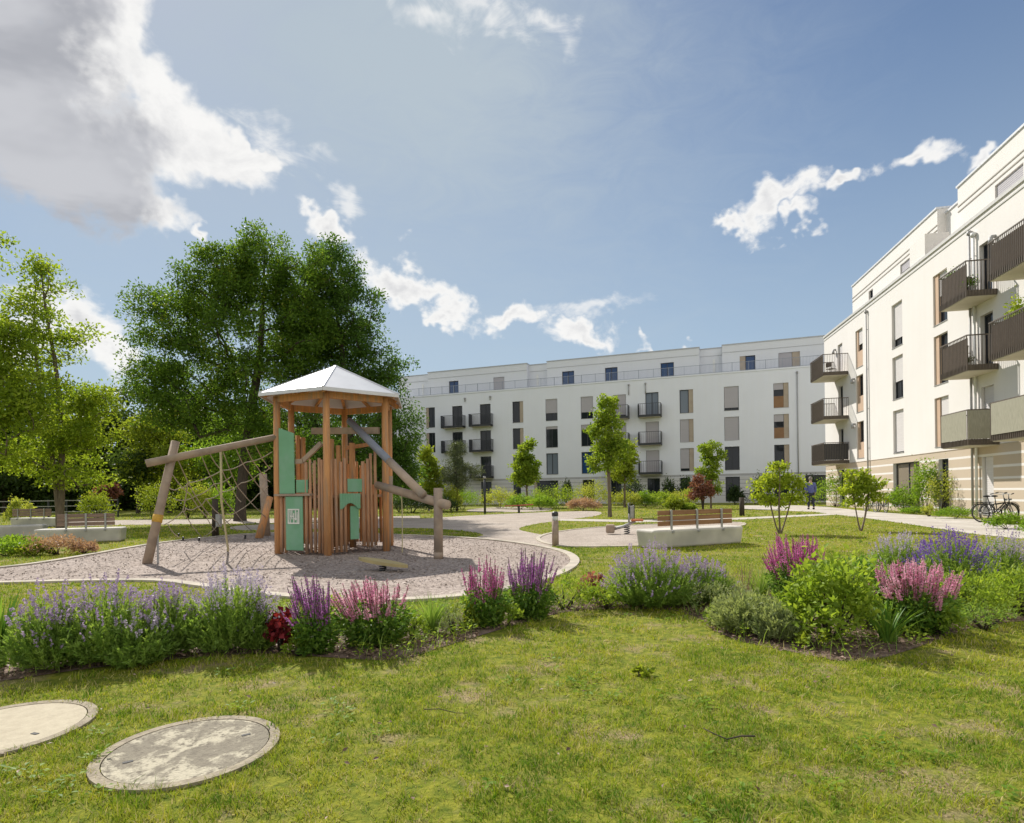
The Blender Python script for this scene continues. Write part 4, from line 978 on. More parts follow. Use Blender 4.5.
for x in (-.11,.11):
    s=MB(); s.tube([(x,0,0),(x,0,h if x<0 else h*.9)],.035,8); s.build('post',M['dark'],bn,True)
s=MB(); s.box(-.075,.075,-.08,.08,h*.25,h*.86); s.build('container',M['galv'],bn,False,.015)
q=G(485,514); tp=empty('lamp_post',q,0,'thin dark post by the far path before the bushes','post'); h=zat(485,455,q.y); s=MB(); s.tube([(0,0,0),(0,0,h*.6)],[.07,.06],8); s.build('shaft',M['dark'],tp,True); s=MB(); s.tube([(0,0,h*.6),(0,0,h*.64)],[.09,.08],8); s.build('cap',M['galv'],tp,True)
fa=P(-120,506,33); fc=P(118,506,40); fe=empty('fence',((fa.x+fc.x)/2,(fa.y+fc.y)/2,0),0,'low dark rail fence in front of the shady woods at the left','fence')
s=MB(); fd=(fc-fa); fd.z=0
for i in range(13):
    p=fa+fd*(i/12); s2=MB(); s2.box(p.x-.04,p.x+.04,p.y-.04,p.y+.04,0,1.25); attach(s2.build('post',M['dark'],fe),fe)
for z in (.45,.82,1.18):
    s.bar((fa.x,fa.y-.06,z),(fc.x,fc.y-.06,z),.03,.05)
attach(s.build('rails',M['galv'],fe),fe)

# ------------------------------------------------------------------ manhole covers
def manhole(name,c,r,label,lidm,ringm,rz):
    e=empty(name,(c.x,c.y,0),rz,label,'manhole cover'); K=48
    def disc(r0,r1,z0,z1,nm,mt,par,bev):
        mb=MB()
        for i in range(K):
            t0=2*math.pi*i/K; t1=2*math.pi*(i+1)/K; c0,s0_,c1,s1_=math.cos(t0),math.sin(t0),math.cos(t1),math.sin(t1)
            if r0>0: mb.face([(r0*c0,r0*s0_,z1),(r1*c0,r1*s0_,z1),(r1*c1,r1*s1_,z1),(r0*c1,r0*s1_,z1)]); mb.face([(r0*c0,r0*s0_,z0),(r0*c0,r0*s0_,z1),(r0*c1,r0*s1_,z1),(r0*c1,r0*s1_,z0)])
            else: mb.face([(0,0,z1),(r1*c0,r1*s0_,z1),(r1*c1,r1*s1_,z1)])
            mb.face([(r1*c0,r1*s0_,z0),(r1*c1,r1*s1_,z0),(r1*c1,r1*s1_,z1),(r1*c0,r1*s0_,z1)])
        return mb.build(nm,mt,par)
    disc(r*.885,r,-.02,.016,'ring',ringm,e,0); l=disc(0,r*.872,-.02,.014,'lid',lidm,e,0)
    for sx in (-1,1):
        mb=MB(); mb.box(sx*r*.62-.022,sx*r*.62+.022,-.010,.010,.0145,.0165); mb.build('lifting_slot',M['black'],l)
    return e
lid1=mk('patchy_concrete_lid',(.50,.45,.335),(.245,.215,.16),scale=4.2,rough=.9,bump=.6,bscale=110,lo=.46,hi=.52,c3=(.18,.155,.115),s3=38,detail=14,nrough=.72)
lid2=mk('sandy_concrete_lid',(.50,.44,.32),(.39,.335,.24),scale=16,detail=12,nrough=.75,rough=.9,bump=.25,bscale=70)
ringm=mk('concrete_ring',(.40,.345,.25),(.23,.19,.14),scale=22,nrough=.75,rough=.95,bump=.5,bscale=60,detail=8)
MH=[]
c=G(190,750.5); manhole('manhole_cover',c,.43,'large round concrete manhole cover with stained patchy lid in the grass',lid1,ringm,rad(35)); MH.append((c.x,c.y,.43))
c=G(3,730); manhole('manhole_cover',c,.44,'round manhole cover with plain sandy lid, cut by the left edge of the photo',lid2,ringm,rad(-20)); MH.append((c.x,c.y,.44))
# fallen twigs on the lawn
def twig(pts,label,r):
    q=[G(*p) for p in pts]; mb=MB(); o_=q[0].copy(); mb.tube([v-o_+Vector((0,0,.045+.012*math.sin(i*2.1))) for i,v in enumerate(q)],[r*(1-.6*i/len(q)) for i in range(len(q))],6)
    t=mb.build('twig',M['bark'],None,True); t.location=o_; tag(t,label,'twig')
twig([(755,745),(741,747),(727,746),(713,742),(703,738.5)],'dark bent twig lying on the lawn in the foreground',.0048)
twig([(424,717),(440,718.5),(456,719),(468,721)],'thin dry twig lying in grass left of centre',.003)

# ------------------------------------------------------------------ trees
def rdir(n,rng): return unit(rng.normal(size=(n,3)))
def crown_leaves(name,tips,dirs,mat,parent,rng,per,clump,L,flat=.65,up=.5,wd=.55,jit=.35,droop=0.0):
    n=len(tips)*per; C=np.repeat(tips,per,0); rr=clump*rng.uniform(.7,1.3,(len(tips),1)).repeat(per,0)
    o_=rdir(n,rng)*(rng.uniform(0,1,(n,1))**.45)*.95; C=C+o_*rr*np.array([1,1,flat])
    N_=unit(rng.normal(size=(n,3))+np.array([0,0,up])); A=rng.normal(size=(n,3))+o_*.8+np.array([0,0,-droop])
    Ls=L*rng.uniform(1-jit,1+jit,n); rnd=np.clip(np.repeat(rng.random(len(tips)),per)*.55+rng.random(n)*.45,0,1)
    return leaves(name,C,A,N_,Ls,Ls*wd,mat,parent,rnd)
def tree(name,label,base,lobes,height,tr,mat,bark='bark',per=90,clump=.7,L=.2,lean=(0,0),seed=1,group=None,tip_r=.012,cat='tree',stems=1,flat=.65,wd=.55,shell=.55,first=.25,up=.5,top=None,droop=0.0,spread=.25):
    """limbed tree: leader(s) to the top, boughs grown to tips spread through the crown's lobes (centre, radii, tips), leaf sprays round the tips"""
    rng=np.random.default_rng(seed); base=Vector(base)
    root=empty(name,base,0,label,cat,group)
    nodes=[];par=[];isleader=[]
    top=Vector(top) if top is not None else Vector((base.x+lean[0],base.y+lean[1],height))
    a0_=.25
    for sgi in range(stems):
        a=rng.uniform(0,6.28); off=Vector((math.cos(a0_+6.283*sgi/stems),.6*math.sin(a0_+6.283*sgi/stems),0))*(spread*height*.5 if stems>1 else 0)
        K=max(7,int(height/.9)); prev=-1
        ph=rng.uniform(0,6.28)
        for i in range(K+1):
            t=i/K; hh=(top.z-base.z)*.93
            p=Vector((base.x,base.y,0)).lerp(Vector((top.x,top.y,0)),t**1.3)+off*(t**.8*(1 if t<.7 else (.7/t)**.8))+Vector((math.sin(t*5+ph),math.cos(t*4.2+ph),0))*(.018*height*t)
            p.z=base.z-.05+hh*t
            nodes.append(p); par.append(prev); prev=len(nodes)-1; isleader.append(t)
    tips=[];
    for c,r,k in lobes:
        d_=rdir(k,rng); q=rng.uniform(0,1,k)**(1/ (3 if shell<.4 else 3/ (1+shell)))
        q=1-(1-rng.uniform(0,1,k))**1.0*(1-shell) if shell>0 else q
        pts=np.array(c)+d_*q[:,None]*np.array(r); tips.append(pts)
    tips=np.concatenate(tips); tips=tips[tips[:,2]>base.z+height*first*.6]
    axis=np.array([base.x,base.y]); order=np.argsort(np.hypot(tips[:,0]-axis[0],tips[:,1]-axis[1])+.25*np.abs(tips[:,2]-height*.6)); tips=tips[order]
    NN=np.array([tuple(p) for p in nodes]); ends=[]
    for tp in tips:
        dv=tp-NN; dist=np.linalg.norm(dv,axis=1); hz=np.hypot(dv[:,0],dv[:,1])
        cost=dist+1.2*np.maximum(0,NN[:,2]-tp[2]+.25*hz)+6*(NN[:,2]<base.z+height*first*.7)
        j=int(np.argmin(cost)); a=Vector(NN[j]); b=Vector(tp); L_=(b-a).length
        ks=2 if L_<1.2 else 3 if L_<3 else 4; prev=j; new=[]
        side=Vector(rng.normal(size=3))*.07*L_
        for i in range(1,ks+1):
            t=i/ks; p=a.lerp(b,t)+side*math.sin(math.pi*t)+Vector((0,0,.10*L_*math.sin(math.pi*t)))
            nodes.append(p); par.append(prev); isleader.append(-1); prev=len(nodes)-1; new.append(tuple(p))
        NN=np.concatenate([NN,np.array(new)]); ends.append(prev)
    cnt=np.zeros(len(nodes)); 
    for e in ends:
        k=e
        while k>=0: cnt[k]+=1; k=par[k]
    cmax=max(cnt.max(),1)
    def rr(k): return max(tip_r*.6, tr*(max(cnt[k],.6)/cmax)**.5, tr*(.92-.75*isleader[k]) if isleader[k]>=0 else 0)
    for i in range(len(nodes)): pass
    ch={}
    for i,p in enumerate(par): ch.setdefault(p,[]).append(i)
    mb=MB(); done=set()
    starts=[i for i,p in enumerate(par) if p==-1]; stack=[(s_,None) for s_ in starts]
    while stack:
        k,frm=stack.pop(); chain=[] if frm is None else [frm]
        cur=k
        while True:
            chain.append(cur); c_=ch.get(cur,[])
            if not c_: break
            c_=sorted(c_,key=lambda x:-cnt[x]); 
            for x in c_[1:]: stack.append((x,cur))
            cur=c_[0]
        pts=[nodes[i]-base for i in chain]; rs=[rr(i) for i in chain]
        if frm is not None: rs[0]=min(rs[0],rs[1]*1.25)
        if frm is None:
            rs[0]*=1.35
        if len(pts)>1: mb.tube(pts,rs,8 if max(rs)>.05 else 5,0,False)
    mb.build('trunk',M[bark],root,True)
    tl=np.array([tuple(nodes[e]-base) for e in ends])
    # some sprays a little back along each twig
    t2=np.array([tuple((nodes[e].lerp(nodes[par[e]],.55))-base) for e in ends])
    crown_leaves('crown',np.concatenate([tl,t2]),None,M[mat],root,rng,max(4,per//2),clump,L,flat=flat,wd=wd,up=up,droop=droop)
    return root
def lobe(px,py,rx,ry,Y,k,depth=None,dy=0):
    """crown lobe given by its outline in the survey at depth Y"""
    c=P(px,py,Y+dy); s_=Y/F; return (tuple(c),(rx*s_,(depth or max(rx,ry)*.8)*s_,ry*s_),k)
# the great tree behind the tower and its tall neighbour
b=G(240,521); Y=b.y
tree('broadleaf_tree','largest dark green tree with wide spreading crown rising behind the rope net',b,
     [lobe(265,265,36,38,Y,60),lobe(215,300,45,42,Y,70),lobe(165,325,42,42,Y,70),lobe(255,325,62,52,Y,90),lobe(150,380,30,30,Y,36),lobe(195,375,48,40,Y,60),lobe(265,390,55,45,Y,70),lobe(300,280,34,40,Y,54),lobe(308,335,34,36,Y,44),lobe(225,265,30,26,Y,30),lobe(210,415,40,28,Y,34),lobe(165,405,36,24,Y,34),lobe(275,440,40,22,Y,34)],
     zat(272,226,Y),.27,'oak','bark',per=120,clump=.66,L=.15,seed=5,first=.22,shell=.45,flat=.78,top=P(270,232,Y))
b=G(352,519); Y=b.y+1
tree('broadleaf_tree','tall narrow dark tree right of the largest tree, rising behind the tower roof',b,
     [lobe(335,275,30,36,Y,60),lobe(303,310,20,46,Y,50),lobe(300,375,26,36,Y,36),lobe(350,315,36,40,Y,70),lobe(375,370,34,36,Y,56),lobe(345,345,40,26,Y,44),lobe(400,465,26,24,Y,34),lobe(330,460,50,26,Y,40),lobe(375,500,34,12,Y,16),lobe(335,370,48,42,Y,60),lobe(392,432,32,40,Y,60),lobe(350,430,52,45,Y,70),lobe(385,480,30,22,Y,26)],
     zat(337,243,Y),.22,'oak2','bark',per=125,clump=.64,L=.145,seed=8,first=.15,shell=.42,flat=.8,top=P(337,248,Y))
# left-hand trees
b=G(60,528); Y=b.y
tree('ash_tree','airy multi-stemmed light green tree with thin top behind the concrete benches',b,
     [lobe(42,278,22,26,Y,16),lobe(50,335,46,22,Y,30),lobe(30,308,30,18,Y,12),lobe(20,370,40,22,Y,24),lobe(95,400,28,18,Y,18),lobe(60,405,60,30,Y,44),lobe(85,440,44,24,Y,34),lobe(40,455,46,26,Y,32),lobe(75,478,40,14,Y,16)],
     zat(42,256,Y),.13,'ash','barkpale',per=80,clump=.70,L=.15,seed=12,first=.15,shell=.3,top=P(42,262,Y),stems=2,spread=.07,flat=.45)
b=G(-45,533); Y=b.y
tree('ash_tree','yellowish green tree cut off by the left edge of the photo',b,
     [lobe(-5,345,34,34,Y,40),lobe(5,400,45,48,Y,60),lobe(-40,330,60,80,Y,60),lobe(-35,440,60,40,Y,44),lobe(-12,235,16,8,Y,5),lobe(-40,250,40,40,Y,24)],
     zat(-45,215,Y),.2,'ash','barkpale',per=90,clump=.75,L=.16,seed=14,first=.18,shell=.3,flat=.5)
def ground_tree(px,py,*a,**k): return tree(a[0],a[1],G(px,py),*a[2:],**k)
# bright trees and the dark wood behind
wl=[('bright yellow-green tree standing in the wood edge left of the leaning post',170,503,[(165,462,36,38,60),(150,430,26,22,30)],'lime',.16,405),
    ('small dark round tree on thin trunk right of the near left bench',138,508,[(138,468,22,22,40)],'wood_leaf',.14,445),
    ('fresh green tree glowing behind the rope net',232,503,[(225,455,38,36,60),(248,440,26,28,30)],'lime2',.18,405)]
for i,(lb,px,py,ls,mt,r,pt) in enumerate(wl):
    q=G(px,py); Y=q.y if q.y<50 else 48; q=Vector((P(px,500,Y).x,Y,0))
    tree('broadleaf_tree',lb,q,[lobe(a,b_,c,d,Y,k) for a,b_,c,d,k in ls],zat(px,pt,Y),r,mt,per=90,clump=1.0,L=.26,seed=30+i,first=.12,shell=.3,group='trees at the wood edge')
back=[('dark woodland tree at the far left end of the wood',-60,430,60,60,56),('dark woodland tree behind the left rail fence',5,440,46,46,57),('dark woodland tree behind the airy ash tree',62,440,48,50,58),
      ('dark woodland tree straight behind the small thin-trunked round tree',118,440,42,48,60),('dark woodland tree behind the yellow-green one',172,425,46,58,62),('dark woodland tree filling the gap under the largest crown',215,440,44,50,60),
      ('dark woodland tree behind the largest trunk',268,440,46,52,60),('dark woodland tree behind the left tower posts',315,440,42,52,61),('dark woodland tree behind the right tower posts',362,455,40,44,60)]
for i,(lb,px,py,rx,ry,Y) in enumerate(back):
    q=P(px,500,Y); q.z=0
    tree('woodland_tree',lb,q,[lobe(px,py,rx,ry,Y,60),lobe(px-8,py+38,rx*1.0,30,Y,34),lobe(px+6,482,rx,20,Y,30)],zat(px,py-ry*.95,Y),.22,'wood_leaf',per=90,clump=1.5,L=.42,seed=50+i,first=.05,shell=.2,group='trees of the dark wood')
# deep shade of the wood: undergrowth behind the trunks
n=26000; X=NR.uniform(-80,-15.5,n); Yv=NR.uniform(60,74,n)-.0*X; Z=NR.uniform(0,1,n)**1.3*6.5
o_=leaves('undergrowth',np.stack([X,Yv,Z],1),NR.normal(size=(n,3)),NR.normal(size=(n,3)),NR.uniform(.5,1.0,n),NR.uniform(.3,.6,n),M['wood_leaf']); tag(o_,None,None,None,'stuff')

# young park trees
def park(name,label,px,py,top,ls,mt,r,Y=None,per=70,clump=.42,L=.15,seed=1,bark='barkpale',**k):
    q=G(px,py); 
    if Y: q=Vector((P(px,py,Y).x,Y,0))
    Y=q.y
    return tree(name,label,q,[lobe(a,b_,c,d,Y,kk) for a,b_,c,d,kk in ls],zat(ls[0][0],top,Y),r,mt,bark,per=per,clump=clump,L=L,seed=seed,**k)
park('young_tree','tallest young tree with narrow airy crown standing alone on the lawn',610,517,393,[(608,412,13,18,26),(606,436,21,20,44),(612,455,20,16,34),(600,462,13,12,14)],'lime3',.085,seed=71,first=.32,per=66,clump=.30,L=.15)
park('young_tree','bright young tree just behind the tallest one, on a pale slim trunk',624.5,497,432,[(624,455,14,18,34),(622,474,14,10,18)],'lime',.08,Y=46,seed=72,first=.3,clump=.55,L=.2,per=80)
park('young_tree','conical young green tree in front of the balcony-free wall left of centre',527,500,437,[(526,452,9,11,22),(526,466,14,10,30),(526,477,15,8,26)],'lime3',.09,Y=50,seed=73,first=.3,clump=.48,L=.22,per=80)
park('young_tree','bright slender young tree beside the right tower beam',429,505,444,[(428,462,9,16,24),(430,482,13,14,30)],'lime',.07,Y=44,seed=74,first=.12,clump=.5,L=.2,per=80)
park('pine_tree','grey-green young pine with loose irregular crown before the dark balconies',457,507,439,[(457,450,7,10,14),(455,468,13,12,24),(474,470,10,6,9),(448,478,10,6,8),(460,482,12,8,12)],'pine',.08,Y=43,seed=75,first=.25,clump=.42,L=.26,wd=.13,per=70,bark='bark')
park('young_tree','light green young tree rising beside the copper-leaved shrub',711,509,438,[(711,452,14,12,30),(710,470,13,10,22),(714,485,9,10,14)],'lime3',.06,Y=40,seed=76,first=.2,clump=.28,L=.16)
park('copper_shrub','copper-red leaved small tree between bench and back building',703,511,474,[(702,484,9,8,15),(697,494,8,5,7),(707,492,8,6,7)],'redleaf',.05,Y=39,seed=77,first=.15,clump=.34,L=.16,bark='bark',stems=3,spread=.2)
park('small_maple','yellow-green multi-stemmed small tree on the lawn right of the bench',780,534,463,[(778,470,12,7,9),(765,484,12,7,9),(792,482,12,9,11),(778,480,14,9,9),(760,498,8,4,5),(796,497,8,6,6),(772,502,9,5,5),(785,500,8,6,5)],'yellow',.027,seed=78,first=.28,clump=.19,L=.10,per=46,stems=3,spread=.55)
park('small_maple','yellow-green small tree by the paved path near the beige wall',861,531,467,[(857,475,12,6,9),(848,488,13,6,9),(870,484,13,8,11),(858,488,12,7,8),(853,500,13,4,6),(874,497,8,4,5)],'yellow',.028,seed=79,first=.30,clump=.20,L=.105,per=46,stems=2,spread=.4)
park('young_tree','small reddish-brown tree by the left wood edge behind the bench',107,507,483,[(107,492,10,8,24)],'redleaf',.05,Y=42,seed=80,first=.25,clump=.45,L=.2)

# ------------------------------------------------------------------ shrubs
def shrub(name,label,px,py,w_px,top,mt,n=900,L=.07,group=None,seed=1,Y=None,wd=.5,cat='shrub',up=.6,fl=None,ragged=.25,depthf=1.0,stems=9,loc=None):
    rng=np.random.default_rng(seed); q=G(px,py) if loc is None else Vector(loc)
    if Y: q=Vector((P(px,py,Y).x,Y,0))
    r=w_px/2*q.y/F; h=zat(px,top,q.y)
    root=empty(name,q,0,label,cat,group)
    k=max(6,n//26); d_=rdir(k,rng); d_[:,2]=np.abs(d_[:,2]); rad_=rng.uniform(.45,1.0,k)**.6*(1+rng.normal(size=k)*ragged*.5)
    T_=d_*rad_[:,None]*np.array([r,r*depthf,h*.62])+np.array([0,0,h*.30]); T_[:,2]=np.clip(T_[:,2],.03,h*1.05)
    C=np.repeat(T_,n//k,0); m_=len(C); C=C+rng.normal(size=(m_,3))*np.array([r,r*depthf,h*.8])*.13; C[:,2]=np.maximum(C[:,2],.02)
    N_=unit(rng.normal(size=(m_,3))+np.array([0,0,up])+.4*np.repeat(d_,n//k,0)); A=rng.normal(size=(m_,3))*.8+np.repeat(d_,n//k,0)*.6+np.array([0,0,.25])
    Ls=L*rng.uniform(.6,1.4,m_); leaves('foliage',C,A,N_,Ls,Ls*wd,M[mt],root,np.clip(np.repeat(rng.random(k),n//k)*.5+rng.random(m_)*.5,0,1))
    mb=MB()
    for i in range(stems):
        t=T_[rng.integers(0,k)]; mb.tube([(t[0]*.1,t[1]*.1,0),(t[0]*.5,t[1]*.5,t[2]*.6),tuple(t*.96)],[.012+.004*h,.008,.004],5)
    mb.build('stems',M['bark'],root,True)
    return root
# bushes along the back building
HG='bushes along the far building'
for i,(lb,px,py,w_,top,mt,Y,cat) in enumerate([
   ('low yellow-green bush right of the slim post in front of the banded wall',500,503,34,489,'hedge',48,'bush'),('low yellow-green bush left of the slim post by the pine',462,503,34,490,'hedge',47,'bush'),
   ('big rounded yellow-green bush left of the tallest young tree',556,504,46,486,'hedge',46,'bush'),('second big yellow-green bush touching the trunk of the tallest young tree',593,502,40,483,'hedge',46.5,'bush'),
   ('pale low bush in front of the big rounded bush',541,507,24,497,'hedge',43,'bush'),('straw-coloured low grass clump at the lawn edge left of the tallest young tree',583,510,28,500,'rosegrass',40,'grass clump'),
   ('small clipped bush right of the tallest young tree',627,502,26,492,'hedge',47,'bush'),('small clipped bush third from the tallest young tree',645,502,18,493,'hedge',47,'bush'),('clipped light bush behind the bench',663,503,22,493,'hedge',46,'bush'),('wide clipped bush left of the copper shrub',685,503,28,491,'hedge',46,'bush'),
   ('single bright round shrub on the lawn behind the bench back',674,510,16,498,'lime',38,'bush'),('tiny low shrub right of the bright round one behind the bench',688,511,12,505,'hedge',38,'bush'),
   ('dark shrub tuft beneath the slim tree beside the tower beam',412,512,32,492,'darkev',40,'bush'),('dark low shrub right of the slim tree by the tower beam',440,512,30,497,'darkev',40,'bush'),
   ('light shrub behind the tower support post',400,508,26,478,'lime2',42,'bush'),('yellowish bush behind the right tower beam end',452,508,20,488,'hedge',42.5,'bush'),
   ('faded low bush between straw clump and trunk',520,506,24,496,'hedge',45,'bush')]):
    shrub('bush',lb,px,py,w_*1.15,top-1,(mt,'lime2','bushy')[i%3] if mt=='hedge' else mt,2600,.12,HG,100+i,Y,cat=cat)
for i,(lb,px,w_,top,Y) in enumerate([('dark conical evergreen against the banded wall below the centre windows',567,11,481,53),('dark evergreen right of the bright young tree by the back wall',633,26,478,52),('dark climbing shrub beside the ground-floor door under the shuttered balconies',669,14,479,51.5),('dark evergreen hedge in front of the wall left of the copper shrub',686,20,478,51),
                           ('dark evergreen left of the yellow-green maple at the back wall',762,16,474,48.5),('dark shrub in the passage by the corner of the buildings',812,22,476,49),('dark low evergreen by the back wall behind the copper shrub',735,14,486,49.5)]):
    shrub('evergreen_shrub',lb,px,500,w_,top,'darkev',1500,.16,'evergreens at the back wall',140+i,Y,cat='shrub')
# shrubs along the right-hand wall
WG='shrubs along the right wall'
for i,(lb,px,py,w_,top,mt,nn_,L_) in enumerate([
   ('leafy green shrub at the corner of the right building beside the walking person',836,506.5,34,474,'lime2',2400,.12),
   ('round bright green shrub under the ground-floor window',904,512,34,487,'lime2',2600,.10),('tall climbing shrub before the right building window',926,514,24,458,'lime2',2800,.10),
   ('loose tall shrub with thin open twigs right of the climbing one',940,515,26,464,'hedge',1100,.08),('low yellowish shrub at the foot of the loose twiggy one',929,516.5,16,506,'hedge',500,.08)]):
    q=G(px,py); shrub('wall_shrub',lb,px,py,w_,top,mt,nn_,L_,WG,160+i)
for i,(lb,px,py,w_,top) in enumerate([('low green ground cover by the wall left of the window',884,509,22,502),('low green ground cover strip under the tall climbing shrub',915,514,28,507),('low green ground cover left of the bicycles',955,518.5,34,507),('low dense green clump right of the bicycles',1008,529,34,514),('low dense green clump at the right edge beside the path',1040,535,34,516)]):
    shrub('ground_cover_clump',lb,px,py,w_,top,'lime2',2200,.06,'ground cover by the right wall',180+i,depthf=.8,stems=3,cat='plant')
# planting by the left benches and wood edge
for i,(lb,px,py,w_,top,mt,L_,cat) in enumerate([
   ('dusty pink feathery shrub in front of the near left bench',58,555,56,535,'rosegrass',.06,'shrub'),('smaller russet shrub right of the dusty pink one',84,553.5,26,541,'rosegrass',.05,'shrub'),
   ('bright green low plant at left edge in front of the slab bench',8,556,46,541,'lime2',.07,'plant'),('yellow-green low plant between slab bench and pink shrub',34,556,32,544,'lime',.06,'plant'),('green grassy plant behind at the left edge by the slab bench',14,549,50,536,'lime2',.07,'plant')]):
    shrub('garden_shrub',lb,px,py,w_,top,mt,1300,L_,'planting by the left benches',200+i,cat=cat,depthf=.7)
for i,(lb,px,py,w_,top,mt) in enumerate([('yellow-green bush low at the wood edge left of the leaning post',152,505,30,478,'lime'),('yellow-green bush right of the leaning post at the wood edge',188,506,34,480,'lime'),('rounded green bush behind the stump post',222,504,30,484,'lime2'),('pale green bush behind the left bench back',97,508,28,492,'lime'),('small shrub above the far left bench back',20,513,24,500,'hedge'),('light bush at the wood edge left of the largest trunk',205,505,24,486,'hedge')]):
    shrub('wood_edge_bush',lb,px,py,w_,top,mt,1600,.12,'bushes at the wood edge',220+i,Y=36 if px>40 else 29)

# ------------------------------------------------------------------ flower bed: every plant a thing, foliage and flowers its parts
BG='flowering plants of the long bed'
def lin(n,lo,hi,rng): return rng.uniform(lo,hi,n)
def place(px,py,w_px,top,Yoff=0):
    q=G(px,py); return q, w_px/2*q.y/F, zat(px,top,q.y)
def lavender(label,px,py,w_px,top,fol='lav',fl='fl_lav',n=330,flowers=1.0,seed=1,spike=.09,depthf=.85,erect=.5,cat='lavender'):
    rng=np.random.default_rng(seed); q,r,h=place(px,py,w_px,top); root=empty('lavender_plant',q,0,label,cat,BG)
    n=int(n*max(1,(r/.35)))
    th=rng.uniform(0,6.283,n); rr=rng.uniform(0,1,n)**.5
    D=np.stack([np.cos(th)*rr*r,np.sin(th)*rr*r*depthf],1)
    hh=h*np.sqrt(np.maximum(.12,1-rr**2*.82))*rng.uniform(.68,1.12,n)*(.86+.28*vnoise(D[:,0]+seed,D[:,1],7,seed%9))
    B=np.stack([D[:,0]*.30,D[:,1]*.30,np.zeros(n)],1); Tp=np.stack([D[:,0]+rng.normal(size=n)*.03,D[:,1]+rng.normal(size=n)*.03,hh],1)
    # stems as thin leafy shoots
    per=26; t=rng.uniform(.12,.86,(n,per)); base=B[:,None,:]+(Tp-B)[:,None,:]*t[...,None]; base[...,:2]+= (D*.16)[:,None,:]*(4*t*(1-t))[...,None]
    ax=(Tp-B)[:,None,:]*1.0/np.linalg.norm(Tp-B,axis=1)[:,None,None]+rng.normal(size=(n,per,3))*.45
    C=base.reshape(-1,3); A=ax.reshape(-1,3); Nn=rng.normal(size=C.shape)
    L=rng.uniform(.028,.060,len(C)); leaves('foliage',C,A,Nn,L,L*.20+.0035,M[fol],root,np.clip(np.repeat(rng.random(n),per)*.6+rng.random(len(C))*.4,0,1))
    m_=min(n,int(n*flowers*.62))
    if m_:
        sel=np.argsort(rr+rng.uniform(-.5,.5,n)+.35*(np.sin(th)<-.3)*rr)[:m_]; per=16; t=rng.uniform(0,1,(m_,per)); dirv=unit(Tp[sel]-B[sel]); sp=spike*rng.uniform(.7,1.4,m_)
        C=Tp[sel][:,None,:]+dirv[:,None,:]*((t-.35)*sp[:,None])[...,None]; C=C.reshape(-1,3)
        A=rng.normal(size=C.shape)+np.repeat(dirv,per,0)*.9; L=rng.uniform(.010,.021,len(C))
        leaves('flowers',C,A,rng.normal(size=C.shape),L,L*.75,M[fl],root,np.clip(np.repeat(rng.random(m_),per)*.5+rng.random(len(C))*.5,0,1))
        k=MB()
        st=strips('flower_stalks',Tp[sel]-dirv*(h*.28)[...,None] if False else Tp[sel]-dirv*(h*.26),D[sel]+1e-3,np.full(m_,h*.27),np.full(m_,.0045),np.full(m_,.05),M[fol],root,seg=2)
    return root
def salvia(label,px,py,w_px,top,fl,n=30,seed=1,fol='sal',spike=.20,leaf_top=.55,fat=.016,cat='sage'):
    rng=np.random.default_rng(seed); q,r,h=place(px,py,w_px,top); root=empty('sage_plant',q,0,label,cat,BG)
    k=int(1500*max(.6,r/.25)); th=rng.uniform(0,6.283,k); rr=rng.uniform(0,1,k)**.5; z=rng.uniform(.02,1,k)
    C=np.stack([np.cos(th)*rr*r*.95*(.55+.45*z),np.sin(th)*rr*r*.8*(.55+.45*z),z*h*leaf_top*(1.05-.35*rr**2)],1)
    A=np.stack([np.cos(th),np.sin(th),rng.uniform(-.3,.7,k)],1)+rng.normal(size=(k,3))*.5; N_=unit(rng.normal(size=(k,3))*.7+np.array([0,0,1.]))
    L=rng.uniform(.03,.07,k); leaves('foliage',C,A,N_,L,L*.45,M[fol],root)
    n=int(n*1.65); th=rng.uniform(0,6.283,n); rr=rng.uniform(0,1,n)**.5; bx=np.cos(th)*rr*r*.55; by=np.sin(th)*rr*r*.5
    ln_=rng.normal(size=2)*.05*h; tx=bx*1.6+rng.normal(size=n)*.03+ln_[0]; ty=by*1.5+rng.normal(size=n)*.03+ln_[1]; tz=h*rng.uniform(.66,1.04,n)*(1-.16*rr**2)
    Tp=np.stack([tx,ty,tz],1); Bp=np.stack([bx,by,np.full(n,h*.2)],1); dirv=unit(Tp-Bp); sp=spike*rng.uniform(.75,1.25,n)
    per=80; t=rng.uniform(0,1,(n,per)); ph=rng.uniform(0,6.283,(n,per)); u=np.stack([np.cos(ph),np.sin(ph),np.zeros_like(ph)],2)
    wdt=fat*(1-t*.75)
    C=Tp[:,None,:]-dirv[:,None,:]*((1-t)*sp[:,None])[...,None]+u*(wdt*.25)[...,None]; A=u+np.array([0,0,.6])+rng.normal(size=u.shape)*.3
    C=C.reshape(-1,3); A=A.reshape(-1,3); L=(wdt*rng.uniform(.7,1.3,wdt.shape)).reshape(-1)+.004
    leaves('flower_spikes',C,A,rng.normal(size=C.shape),L,L*.7,M[fl],root,np.clip(np.repeat(rng.random(n),per)*.6+rng.random(len(C))*.4,0,1))
    mb=MB()
    for i in range(n): mb.tube([tuple(Bp[i]*np.array([.6,.6,0])),tuple(Bp[i]),tuple(Tp[i])],.0028,4,0,False)
    mb.build('flower_stalks',M[fol],root,True)
    return root
